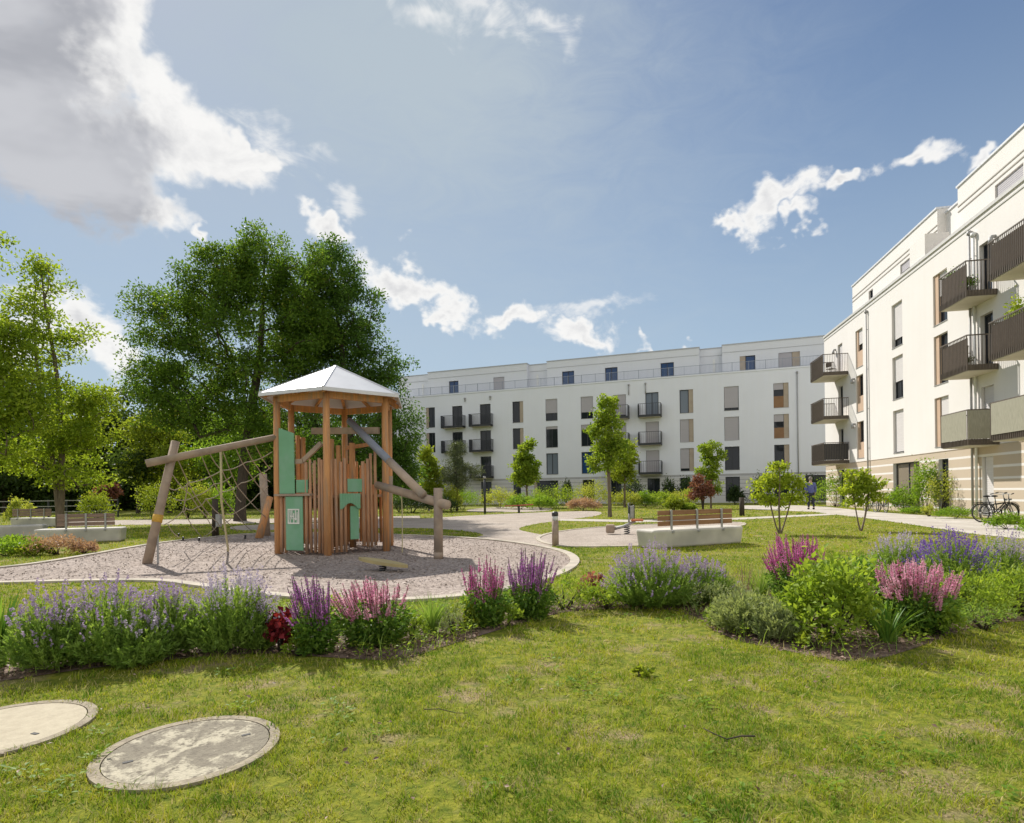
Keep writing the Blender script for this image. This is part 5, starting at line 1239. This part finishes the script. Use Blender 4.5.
def tuft(label,px,py,w_px,top,mt,n=80,wd=.02,seed=1,name='grass_tuft',cat='grass clump',bend=.9,group=BG):
    rng=np.random.default_rng(seed); q,r,h=place(px,py,w_px,top); root=empty(name,q,0,label,cat,group)
    th=rng.uniform(0,6.283,n); D=np.stack([np.cos(th),np.sin(th)],1); rr=rng.uniform(0,1,n)**.7
    B=np.concatenate([D*(rr*r*.25)[:,None],np.zeros((n,1))],1)
    be=rr*bend*np.minimum(1.6,r/h*1.5); strips('leaves',B,D,h*rng.uniform(.65,1.08,n),wd*rng.uniform(.7,1.2,n),be,M[mt],root,seg=5); return root
def leafy(label,px,py,w_px,top,mt,n=1500,L=.05,seed=1,name='leafy_plant',cat='plant',wd=.5,up=.7,group=BG,**k):
    return shrub(name,label,px,py,w_px,top,mt,n,L,group,seed,wd=wd,cat=cat,up=up,stems=12 if w_px>55 else 5 if w_px>20 else 1,**k)

tuft('dark green sword-leaved clump at the left edge of the bed',-2,668,48,592,'iris',60,.035,301,'iris_clump','iris',.7)
lavender('leftmost lavender with loose mauve heads beside the sword leaves',52,668,88,600,'lav','fl_lav',300,.9,302,.07)
lavender('broad bright green lavender second from the left edge',108,662,104,588,'lav','fl_lav',330,.8,303,.08)
lavender('lavender in the middle of the left clump, mauve heads over green',168,655,78,590,'lav','fl_lav',320,.85,304,.08)
lavender('tall greyish lavender left of the small red plant',232,651,96,579,'lav','fl_lavp',360,.9,305,.11)
lavender('low dark lavender bulge at the front of the left clump',138,666,60,618,'lav','fl_lavp',220,.35,306,.06)
leafy('small dark red leafed plant between lavender and purple sage',280,652,36,611,'heu',420,.055,307,'coral_bells','coral bells',.85)
leafy('pale green small-leaved plant at the foot of the red one',297,656,24,636,'bushy',300,.035,308)
salvia('purple sage with upright spikes right of the red-leaved plant',316,653,54,572,'fl_purp',34,309,spike=.22,leaf_top=.52)
salvia('pink sage right of the left purple sage, wide and full',374,644,86,577,'fl_pink',58,310,spike=.15,leaf_top=.62,fat=.019)
tuft('fine green grassy tuft right of the left pink sage',432,633,52,592,'lav',240,.007,311)
leafy('small yellow-green plant at the left foot of the magenta sage',464,628,32,601,'lime',420,.04,312)
salvia('magenta-pink sage with slender spikes left of the right purple sage',485,626,52,558,'fl_mag',36,313,spike=.19,leaf_top=.55)
leafy('low green plant between the magenta and purple sages',508,626,26,604,'bushy',420,.038,314)
salvia('deep purple sage beside the kerb corner right of the magenta one',529,618,58,548,'fl_purp',46,315,spike=.21,leaf_top=.5)
leafy('bright green rounded plant right of the kerb-corner purple sage',565,610,56,574,'bushy',1300,.038,316,wd=.3)
leafy('dusty pink leafed small plant behind the bright green rounded one',590,602,28,570,'heup',260,.05,317,'coral_bells','coral bells',.8)
leafy('low green leafy plant left of the big centre lavender',606,609,44,584,'bushy',900,.04,318)
lavender('big centre lavender with broad dome of lilac heads in front of the bench',652,606,96,553,'lav','fl_lav',420,1.1,319,.10)
lavender('right half of the centre lavender pair, shaded green front',702,604,64,560,'lav','fl_lav',340,.7,320,.09)
lavender('rounded grey-green cushion without flowers right of the centre lavenders',748,632,78,586,'lavg','fl_lavp',420,0,321)
lavender('small grey-green cushion at the front right of the larger cushion',778,640,44,606,'lavg','fl_lavp',360,0,322)
salvia('magenta sage behind the big leafy plant, highest spikes in the bed',798,604,66,533,'fl_mag',62,323,spike=.20,leaf_top=.55,fat=.02)
leafy('big yellow-green leafy plant in the middle of the right bed',832,640,86,556,'bushy',2600,.06,324)
leafy('darker green leafy plant behind the pink sage',872,622,76,561,'sal',2000,.065,325)
salvia('large pink sage with crowded spikes at the front of the right bed',914,632,92,557,'fl_pink',74,326,spike=.15,leaf_top=.58,fat=.023)
tuft('fresh green strap-leaved clump below the large pink sage',888,643,56,598,'iris',44,.022,327,'day_lily','day lily',1.0)
leafy('yellow-green sprig at the front foot of the big leafy plant',812,648,30,626,'lime',240,.04,328)
lavender('violet flowered lavender, strongest colour in the bed, before the path',952,600,80,536,'lav','fl_viol',380,1.25,329,.12)
lavender('pale lavender behind the pink sage, left of the violet one',900,588,62,541,'lav','fl_lavp',300,.9,330,.09)
leafy('dense green bush at the front right of the bed',968,618,84,572,'bushy',2600,.045,331,wd=.3)
leafy('green bush at the right edge of the photo below pale spikes',1022,616,70,566,'bushy',2000,.045,332,wd=.3)
lavender('pale mauve spiked lavender right of the violet one',1000,596,60,538,'lav','fl_lavp',260,1.0,333,.12)
lavender('pale mauve lavender cut by the right edge of the photo',1046,596,56,540,'lav','fl_lavp',260,1.0,334,.12)
leafy('low green filler plant between the cushion and the magenta sage',790,622,40,594,'lav',700,.04,335,wd=.3)
leafy('low green plant between magenta sage and centre lavender',735,602,44,578,'lavg',600,.04,336,wd=.25)
leafy('low green filler plant at the right foot of the left pink sage',413,640,34,612,'bushy',460,.038,351)
leafy('low grey-green filler plant right of the fresh green tuft',452,634,26,608,'lavg',420,.035,352,wd=.25)
leafy('low green plant at the right foot of the large pink sage',940,636,36,606,'bushy',520,.04,353)
leafy('grey-green filler plant in the gap right of the centre lavenders',716,612,50,582,'lavg',900,.035,361,wd=.25)
leafy('small bright green filler plant in front of the gap right of the centre lavenders',722,628,30,606,'bushy',420,.035,362)
tuft('thin green grass clump behind the grey cushion',760,598,56,562,'lav',170,.006,363,bend=.6)
leafy('grassy green low plant below the dense bush at the right of the bed',985,630,44,600,'lav',700,.04,354,wd=.2)
lavender('small mauve lavender filling the gap between the left clump and the red plant',258,650,40,600,'lav','fl_lavp',240,.8,355,.08)
leafy('green leafy plant behind the purple sage at the left by the gravel',330,622,60,596,'bushy',700,.04,356)
tuft('thin brown seed stalks standing behind the grey cushion',745,598,60,556,'seed',34,.006,338,'seed_stalks','grass clump',.4)
tuft('brown seed stalks behind the pale lavender near the bench',725,590,60,560,'seed',24,.006,339,'seed_stalks','grass clump',.5)
leafy('low leafy plant at the back edge of the bed by the gravel',250,605,34,592,'bushy',420,.045,340)
leafy('pale weed rosette alone in the open lawn',640,677,16,669,'lime',110,.04,341,'weed','weed',.6,group=None)

# ------------------------------------------------------------------ grass, mulch and gravel chips (nobody could count them)
def lawn_points(y0,y1,dens,edge=1.02,pad=1.0):
    A=(y1*y1-y0*y0)*edge+2*pad*(y1-y0); n=int(A*dens); 
    Y=np.sqrt(NR.uniform(y0*y0,y1*y1,n)); X=NR.uniform(-1,1,n)*(edge*Y+pad); return X,Y
def on_lawn(X,Y,bedtoo=True,slack=0):
    ok=np.ones(len(X),bool)
    for p in ([kerb_out,path,sand,farp,pave,sidep,leftp]): ok&=~inpoly(X,Y,p)
    if bedtoo: ok&=~inpoly(X+(fbm(X,Y,2.2,61,3)-.5)*.55,Y+(fbm(X,Y,2.2,77,3)-.5)*.45,bed)
    for x,y,r in MH: ok&=((X-x)**2+(Y-y)**2)>(r*(.90+.11*np.clip(fbm(X,Y,9,91,2)*2.2-.5,0,1)))**2
    # right of the wall line: no lawn
    ok&=((X-RO.x)*RN.x+(Y-RO.y)*RN.y)>.02
    return ok
Bs=[];Hs=[];Ws=[];Dr=[];Rn=[];Bn=[];Dd=[]
for y0,y1,dn,hh,ww in ((1.75,3.2,8200,.040,.0038),(3.2,4.8,4600,.044,.0048),(4.8,8,1900,.050,.007),(8,14,700,.05,.012),(14,24,170,.055,.024),(24,48,42,.06,.05)):
    X,Y=lawn_points(y0,y1,dn,1.0,.5); ok=on_lawn(X,Y); X,Y=X[ok],Y[ok]
    pat=fbm(X,Y,1.1,3); fine=fbm(X,Y,6.0,9,2); big=fbm(X,Y,.35,5,2)
    bare=np.clip((fine*.6+pat*.6-.635)*7,0,1)        # worn, thin places
    keep=NR.random(len(X))>bare*.85; X,Y,pat,fine,big=X[keep],Y[keep],pat[keep],fine[keep],big[keep]
    n=len(X); h=hh*NR.uniform(.4,1.25,n)*(.45+1.5*np.clip(fbm(X,Y,7,55,2)-.25,0,1))
    tall=NR.random(n)<.012; h[tall]*=1.7
    dry=np.clip((NR.random(n)<(.23+.60*np.clip((pat-.46)*3,0,1)*np.clip((fine-.3)*2.5,0,1))).astype(float)*NR.uniform(.5,1,n),0,1)
    Bs.append(np.stack([X,Y,np.zeros(n)],1)); Hs.append(h); Ws.append(ww*NR.uniform(.6,1.4,n)); Dd.append(dry)
    Rn.append(np.clip(.75*NR.random(n)-.15+.8*(big-.5)+.7*(pat-.5)+1.1*(fbm(X,Y,9,41,2)-.5)+.28,0,1)); Bn.append(NR.uniform(.15,1.5,n))
B=np.concatenate(Bs); n=len(B); th=NR.uniform(0,6.283,n)
o_=strips('grass',B,np.stack([np.cos(th),np.sin(th)],1),np.concatenate(Hs),np.concatenate(Ws),np.concatenate(Bn),M['grass'],None,np.concatenate(Rn),2,{'dry':np.concatenate(Dd)}); tag(o_,None,None,None,'stuff')
# creeping broad-leaved weeds among the blades
k=520; X,Y=lawn_points(2,7.5,12,1.0,.4); ok=on_lawn(X,Y); X,Y=X[ok],Y[ok]; ok=fbm(X,Y,1.6,21)>.52; X,Y=X[ok],Y[ok]; m_=len(X); per=16
th=NR.uniform(0,6.283,(m_,per)); rr=NR.uniform(0,.075,(m_,per)); C=np.stack([X[:,None]+np.cos(th)*rr,Y[:,None]+np.sin(th)*rr,NR.uniform(.012,.04,(m_,per))],2).reshape(-1,3)
A=np.stack([np.cos(th),np.sin(th),NR.uniform(-.1,.5,th.shape)],2).reshape(-1,3); L=NR.uniform(.016,.04,len(C))
o_=leaves('clover',C,A,np.tile([0,0,1.],(len(C),1))+NR.normal(size=C.shape)*.25,L,L*.6,M['lime2']); tag(o_,None,None,None,'stuff')
# grass creeping round the soil's rim and into the bed
X,Y=lawn_points(3.6,9.5,520,.98,.5); ok=inpoly(X,Y,bed)&(fbm(X,Y,1.4,31)>.50)&~inpoly(X,Y,kerb_out); X,Y=X[ok],Y[ok]; n=len(X); th=NR.uniform(0,6.283,n)
o_=strips('bed_grass',np.stack([X,Y,np.zeros(n)],1),np.stack([np.cos(th),np.sin(th)],1),NR.uniform(.03,.075,n),NR.uniform(.005,.009,n),NR.uniform(.2,1.4,n),M['grass'],None,NR.random(n),2,{'dry':(NR.random(n)<.3)*.8}); tag(o_,None,None,None,'stuff')
# mulch
X,Y=lawn_points(3.6,9.5,900,.98,.5); ok=inpoly(X,Y,bed); X,Y=X[ok],Y[ok]; n=len(X); C=np.stack([X,Y,NR.uniform(.006,.03,n)],1); th=NR.uniform(0,6.283,n); A=np.stack([np.cos(th),np.sin(th),NR.normal(size=n)*.3],1)
L=NR.uniform(.012,.05,n); o_=leaves('mulch',C,A,np.tile([0,0,1.],(n,1))+NR.normal(size=(n,3))*.5,L,L*.5,M['mulch']); tag(o_,None,None,None,'stuff')
# loose chips on the play gravel
X=NR.uniform(-16,3,30000); Y=NR.uniform(8,19,30000); ok=inpoly(X,Y,pit); X,Y=X[ok],Y[ok]; n=len(X); C=np.stack([X,Y,NR.uniform(.010,.02,n)],1); th=NR.uniform(0,6.283,n)
L=NR.uniform(.02,.055,n); o_=leaves('gravel_chips',C,np.stack([np.cos(th),np.sin(th),NR.normal(size=n)*.35],1),np.tile([0,0,1.],(n,1))+NR.normal(size=(n,3))*.4,L,L*.6,M['chips']); tag(o_,None,None,None,'stuff')
# dead leaves on the lawn
X,Y=lawn_points(2,6.5,9,1.0,.4); ok=on_lawn(X,Y); X,Y=X[ok],Y[ok]; n=len(X); th=NR.uniform(0,6.283,n); L=NR.uniform(.015,.04,n)
o_=leaves('leaf_litter',np.stack([X,Y,NR.uniform(.02,.045,n)],1),np.stack([np.cos(th),np.sin(th),NR.normal(size=n)*.3],1),np.tile([0,0,1.],(n,1))+NR.normal(size=(n,3))*.4,L,L*.5,M['mulch']); tag(o_,None,None,None,'stuff')

# ------------------------------------------------------------------ bicycles
def bicycle(loc,rz,label,frame_c,lean=0.06,group='bicycles parked by the right wall'):
    b=empty('bicycle',loc,rz,label,'bicycle',group); b.rotation_euler=(lean,0,rz)
    fm=mk('bike_paint',frame_c,rough=.35,spec=.5); wr=.335; RX,FX=-.54,.54
    def wheel(x):
        mb=MB(); mb.ring((x,0,wr),(0,1,0),wr-.018,.019,36,6); w_=mb.build('wheel',M['black'],b,True)
        mb=MB(); mb.ring((x,0,wr),(0,1,0),wr-.045,.010,36,5); mb.build('rim',M['galv'],w_,True)
        mb=MB()
        for i in range(16):
            t=2*math.pi*i/16; sd_=.03 if i%2 else -.03; mb.tube([(x,sd_,wr),(x+(wr-.04)*math.cos(t),0,wr+(wr-.04)*math.sin(t))],.0028,4,0,False)
        mb.tube([(x,-.05,wr),(x,.05,wr)],.022,8); mb.build('spokes',M['galv'],w_)
        mb=MB(); pts=[(x+(wr+.03)*math.cos(t),0,wr+(wr+.03)*math.sin(t)) for t in np.linspace(.2 if x<0 else .5,3.0,12)]; mb.tube(pts,.012,5); mb.build('mudguard',fm,b,True)
    wheel(RX); wheel(FX)
    mb=MB(); bbk=(-.08,0,.29); st=(-.22,0,.78); hd=(.36,0,.86); hb=(.39,0,.70)
    for p,q,r in ((bbk,st,.017),((-.19,0,.62),hb,.016),(bbk,hb,.02),(hb,hd,.02),(bbk,(RX,.05,wr),.012),(bbk,(RX,-.05,wr),.012),((-.2,0,.68),(RX,.05,wr),.009),((-.2,0,.68),(RX,-.05,wr),.009),(hb,(FX,.05,wr),.014),(hb,(FX,-.05,wr),.014)): mb.tube([p,q],r,7)
    mb.build('frame',fm,b,True)
    mb=MB(); mb.tube([(-.22,0,.78),(-.245,0,.90)],.014,7); mb.ball((-.27,0,.93),.14,.075,.035,10,6); mb.build('saddle',M['black'],b,True)
    mb=MB(); mb.tube([hd,(.33,0,1.0)],.014,7); mb.tube([(.14,-.29,1.02),(.26,-.26,1.05),(.33,-.1,1.0),(.33,.1,1.0),(.26,.26,1.05),(.14,.29,1.02)],.012,7); mb.build('handlebar',M['galv'],b,True)
    mb=MB()
    for y in (-.29,.29): mb.tube([(.12,y,1.018),(.22,y*.95,1.04)],.018,7)
    mb.build('grip',M['black'],b,True)
    mb=MB(); mb.box(-.74,-.34,-.07,.07,.70,.715); mb.tube([(-.7,.06,.70),(RX,.05,wr)],.006,5); mb.tube([(-.7,-.06,.70),(RX,-.05,wr)],.006,5); mb.build('luggage_rack',M['dark'],b)
    mb=MB(); mb.ring((-.08,.05,.29),(0,1,0),.085,.008,20,5); mb.tube([(-.08,.05,.29),(-.02,.08,.14)],.009,5); mb.tube([(-.08,-.05,.29),(-.14,-.08,.44)],.009,5); mb.box(-.07,.03,.08,.16,.125,.145); mb.box(-.19,-.09,-.16,-.08,.43,.45); mb.build('crank',M['dark'],b)
    mb=MB(); mb.tube([(.40,0,.80),(.46,0,.80)],[.035,.04],10); mb.build('headlight',M['galv'],b,True)
    return b
q=G(996,522); wl_=math.atan2(RDv.y,RDv.x)
bicycle((q.x,q.y,0),rad(2),'black bicycle parked nearest the path beside the right wall',(.02,.02,.022),-.07)
q2=Vector((q.x+.42,q.y+.38,0)); bicycle(q2,rad(10),'dark bicycle leaning behind the nearest one at the right wall',(.05,.05,.055),.08)
q=Vector((P(880,505,30.3).x+.1,30.3,0)); bicycle(q,rad(75),'bicycle parked far back against the beige wall behind the yellow-green tree',(.03,.03,.03),.05)
q=Vector((q.x-.1,q.y+.8,0)); bicycle(q,rad(82),'second far bicycle against the beige wall, nearer the corner',(.10,.10,.10),.05)
q=P(750,500,50); bicycle((q.x,q.y,0),rad(-10),'tiny distant bicycle in front of the back wall right of the copper shrub',(.04,.05,.08),.03,'bicycles parked at the back wall')

# ------------------------------------------------------------------ person walking away along the paved path
def skin_obj(name,pts,edges,radii,mat,parent,sub=2):
    me=bpy.data.meshes.new(name); me.from_pydata(pts,edges,[]); me.update(); o=bpy.data.objects.new(name,me); COL.objects.link(o)
    md=o.modifiers.new('skin','SKIN'); md.use_smooth_shade=True
    sv=me.skin_vertices[0].data if me.skin_vertices else None
    if sv is None:
        bm=bmesh.new(); bm.from_mesh(me); bm.verts.layers.skin.verify(); bm.to_mesh(me); bm.free(); sv=me.skin_vertices[0].data
    for i,r in enumerate(radii): sv[i].radius=r if isinstance(r,tuple) else (r,r)
    sv[0].use_root=True
    sb=o.modifiers.new('sub','SUBSURF'); sb.levels=sub; sb.render_levels=sub
    me.materials.append(mat); o.parent=parent; return o
q=G(811,509.5); PE=empty('person',q,rad(4),'person in blue jacket and dark trousers walking away on the paved path','person')
skin=mk('skin',(.50,.32,.24),rough=.6)
J=[(0,0,.96),(0,0,1.12),(0,.01,1.30),(0,.01,1.46),(0,.02,1.56),(0,.03,1.66),(0,.03,1.76),   # pelvis..head
   (-.10,0,.90),(-.11,.06,.52),(-.11,.02,.09),(-.11,.14,.04), (.10,0,.90),(.11,-.04,.52),(.11,-.14,.10),(.11,-.04,.04),
   (-.19,.01,1.43),(-.25,-.03,1.16),(-.24,.05,.92),(-.235,.08,.83), (.19,.01,1.43),(.25,.03,1.16),(.24,.10,.93),(.235,.13,.84)]
Ed=[(0,1),(1,2),(2,3),(3,4),(4,5),(5,6),(0,7),(7,8),(8,9),(9,10),(0,11),(11,12),(12,13),(13,14),(3,15),(15,16),(16,17),(17,18),(3,19),(19,20),(20,21),(21,22)]
Rr=[(.13,.10),(.12,.09),(.14,.10),(.10,.08),.05,.085,.075,.09,.058,.04,.038,.09,.058,.04,.038,.06,.045,.034,.03,.06,.045,.034,.03]
skin_obj('body',J,Ed,Rr,skin,PE)
for sx,off in ((-1,0),(1,0)):
    for k_ in range(4):
        mb=MB(); y=(.08 if sx<0 else .13)+(-.03+.02*k_); z=.80; mb.tube([(sx*.235,y,z+.02),(sx*.237,y+.008,z-.035),(sx*.228,y+.016,z-.065-.008*(k_ in (1,2)))],[.0095,.009,.007],6); mb.build('finger',skin,PE,True)
    mb=MB(); y=.12 if sx<0 else .17; mb.tube([(sx*.225,y,.84),(sx*.205,y+.03,.80),(sx*.20,y+.035,.77)],[.012,.011,.008],6); mb.build('thumb',skin,PE,True)
jm=mk('blue_jacket',(.12,.14,.34),(.09,.11,.28),scale=9,rough=.85,bump=.2); tm=mk('dark_trousers',(.035,.04,.06),(.028,.03,.045),scale=9,rough=.9)
skin_obj('jacket',[(0,0,.86),(0,0,1.02),(0,.0,1.2),(0,.01,1.38),(0,.01,1.49),(-.20,.01,1.43),(-.26,-.03,1.16),(-.25,.04,.93),(.20,.01,1.43),(.26,.03,1.16),(.25,.09,.94)],[(0,1),(1,2),(2,3),(3,4),(3,5),(5,6),(6,7),(3,8),(8,9),(9,10)],[(.185,.145),(.185,.15),(.19,.15),(.18,.135),(.085,.08),.088,.07,.055,.088,.07,.055],jm,PE)
skin_obj('trousers',[(0,0,.94),(-.10,0,.86),(-.11,.06,.52),(-.11,.02,.11),(.10,0,.86),(.11,-.04,.52),(.11,-.14,.13)],[(0,1),(1,2),(2,3),(0,4),(4,5),(5,6)],[(.15,.12),.105,.078,.06,.105,.078,.06],tm,PE)
mb=MB(); mb.ball((0,.03,1.71),.098,.108,.115,14,9); hair=mb.build('hair',mk('grey_hair',(.28,.25,.22),(.2,.18,.16),scale=20,rough=.8),PE,True)
hair.location=(0,-.018,.022)
for x,y,z,t in ((-.11,.07,0,0),(.11,-.10,.0,.2)):
    mb=MB(); mb.ball((x,y,z+.055),.055,.135,.055,10,6); mb.build('shoe',M['black'],PE,True)
PE.rotation_euler=(0,0,rad(-12)); PE.scale=(1.1,1.1,1.1)

# ------------------------------------------------------------------ things on the balconies
def fworld(s,z,a): return Vector(fr_(s,z,a))
def planter(label,s,z,a,L_,mt,h,n=500,leaf=.07,boxm='galv'):
    p=fworld(s,z,a); r=empty('planter',p,wl_,label,'planter','planters on the balconies'); mb=MB(); mb.hexa([(-L_/2+.03,-.08,0),(L_/2-.03,-.08,0),(L_/2-.03,.08,0),(-L_/2+.03,.08,0),(-L_/2,-.11,.19),(L_/2,-.11,.19),(L_/2,.11,.19),(-L_/2,.11,.19)]); mb.build('box',M[boxm],r,False,.01)
    rng=np.random.default_rng(int(abs(s*100))+7); C=rng.normal(size=(n,3))*np.array([L_*.28,.10,h*.3])+np.array([0,0,.2+h*.35]); C[:,2]=np.maximum(C[:,2],.17); A=rng.normal(size=(n,3))+np.array([0,0,.5]); L=leaf*rng.uniform(.6,1.4,n)
    leaves('foliage',C,A,rng.normal(size=(n,3)),L,L*.5,M[mt],r); return r
planter('planter with dark trailing leaves on the top near balcony by its door',-1.75,9.06,.80,.55,'sal',.42)
e_=planter('leafy planter high on the far end of the top near balcony',-.35,9.06,.75,.5,'sal',.45)
e_.location.z+=.78
st=MB(); st.box(-.2,.2,-.1,.1,-.78,0); st.build('pedestal',M['brownmetal'],e_)
planter('big yellow-green bamboo planter on the middle balcony at the right edge',-4.25,6.14,.6,.8,'yellow',1.6,1800,.13)
planter('small dark planter with herbs on the middle near balcony',-1.2,6.12,.7,.5,'pine',.35)
def chair(label,s,z,a,rz):
    p=fworld(s,z,a); c=empty('balcony_chair',p,rz,label,'chair','furniture on the balconies')
    mb=MB(); mb.box(-.22,.22,-.21,.21,.42,.45); mb.build('seat',M['brownmetal'],c,False,.008)
    mb=MB(); mb.box(-.22,.22,.19,.22,.55,.86); mb.build('backrest',M['brownmetal'],c,False,.008)
    for x in (-.2,.2):
        for y in (-.19,.2):
            mb=MB(); mb.tube([(x,y,0),(x,y,.43 if y<0 else .86)],.013,6); mb.build('leg',M['dark'],c)
    return c
chair('slatted chair on the top near balcony beside the railing corner',-.9,9.01,.55,wl_+1.2)
chair('slatted chair on the middle near balcony',-.7,6.07,.5,wl_-1.4)
chair('chair on the topmost far balcony near the corner',15.2,9.01,.7,wl_+.6)

X,Y=lawn_points(4.2,9.0,75,.98,.5); ok=inpoly(X,Y,bed)&~inpoly(X,Y,kerb_out); X,Y=X[ok],Y[ok]; n=len(X); th=NR.uniform(0,6.283,n)
o_=strips('self_sown_grass',np.stack([X,Y,np.zeros(n)],1),np.stack([np.cos(th),np.sin(th)],1),NR.uniform(.08,.30,n),NR.uniform(.004,.008,n),NR.uniform(.2,1.1,n),M['lav'],None,NR.random(n),4); tag(o_,None,None,None,'stuff')
X,Y=lawn_points(4.2,9.0,26,.98,.5); ok=inpoly(X,Y,bed)&~inpoly(X,Y,kerb_out); X,Y=X[ok],Y[ok]; m_=len(X); per=22
th=NR.uniform(0,6.283,(m_,per)); rr=NR.uniform(0,.10,(m_,per)); C=np.stack([X[:,None]+np.cos(th)*rr,Y[:,None]+np.sin(th)*rr,NR.uniform(.02,.12,(m_,per))],2).reshape(-1,3)
A=np.stack([np.cos(th),np.sin(th),NR.uniform(-.1,.9,th.shape)],2).reshape(-1,3); L=NR.uniform(.02,.05,len(C))
o_=leaves('bed_weeds',C,A,np.tile([0,0,1.],(len(C),1))+NR.normal(size=C.shape)*.4,L,L*.5,M['bushy']); tag(o_,None,None,None,'stuff')
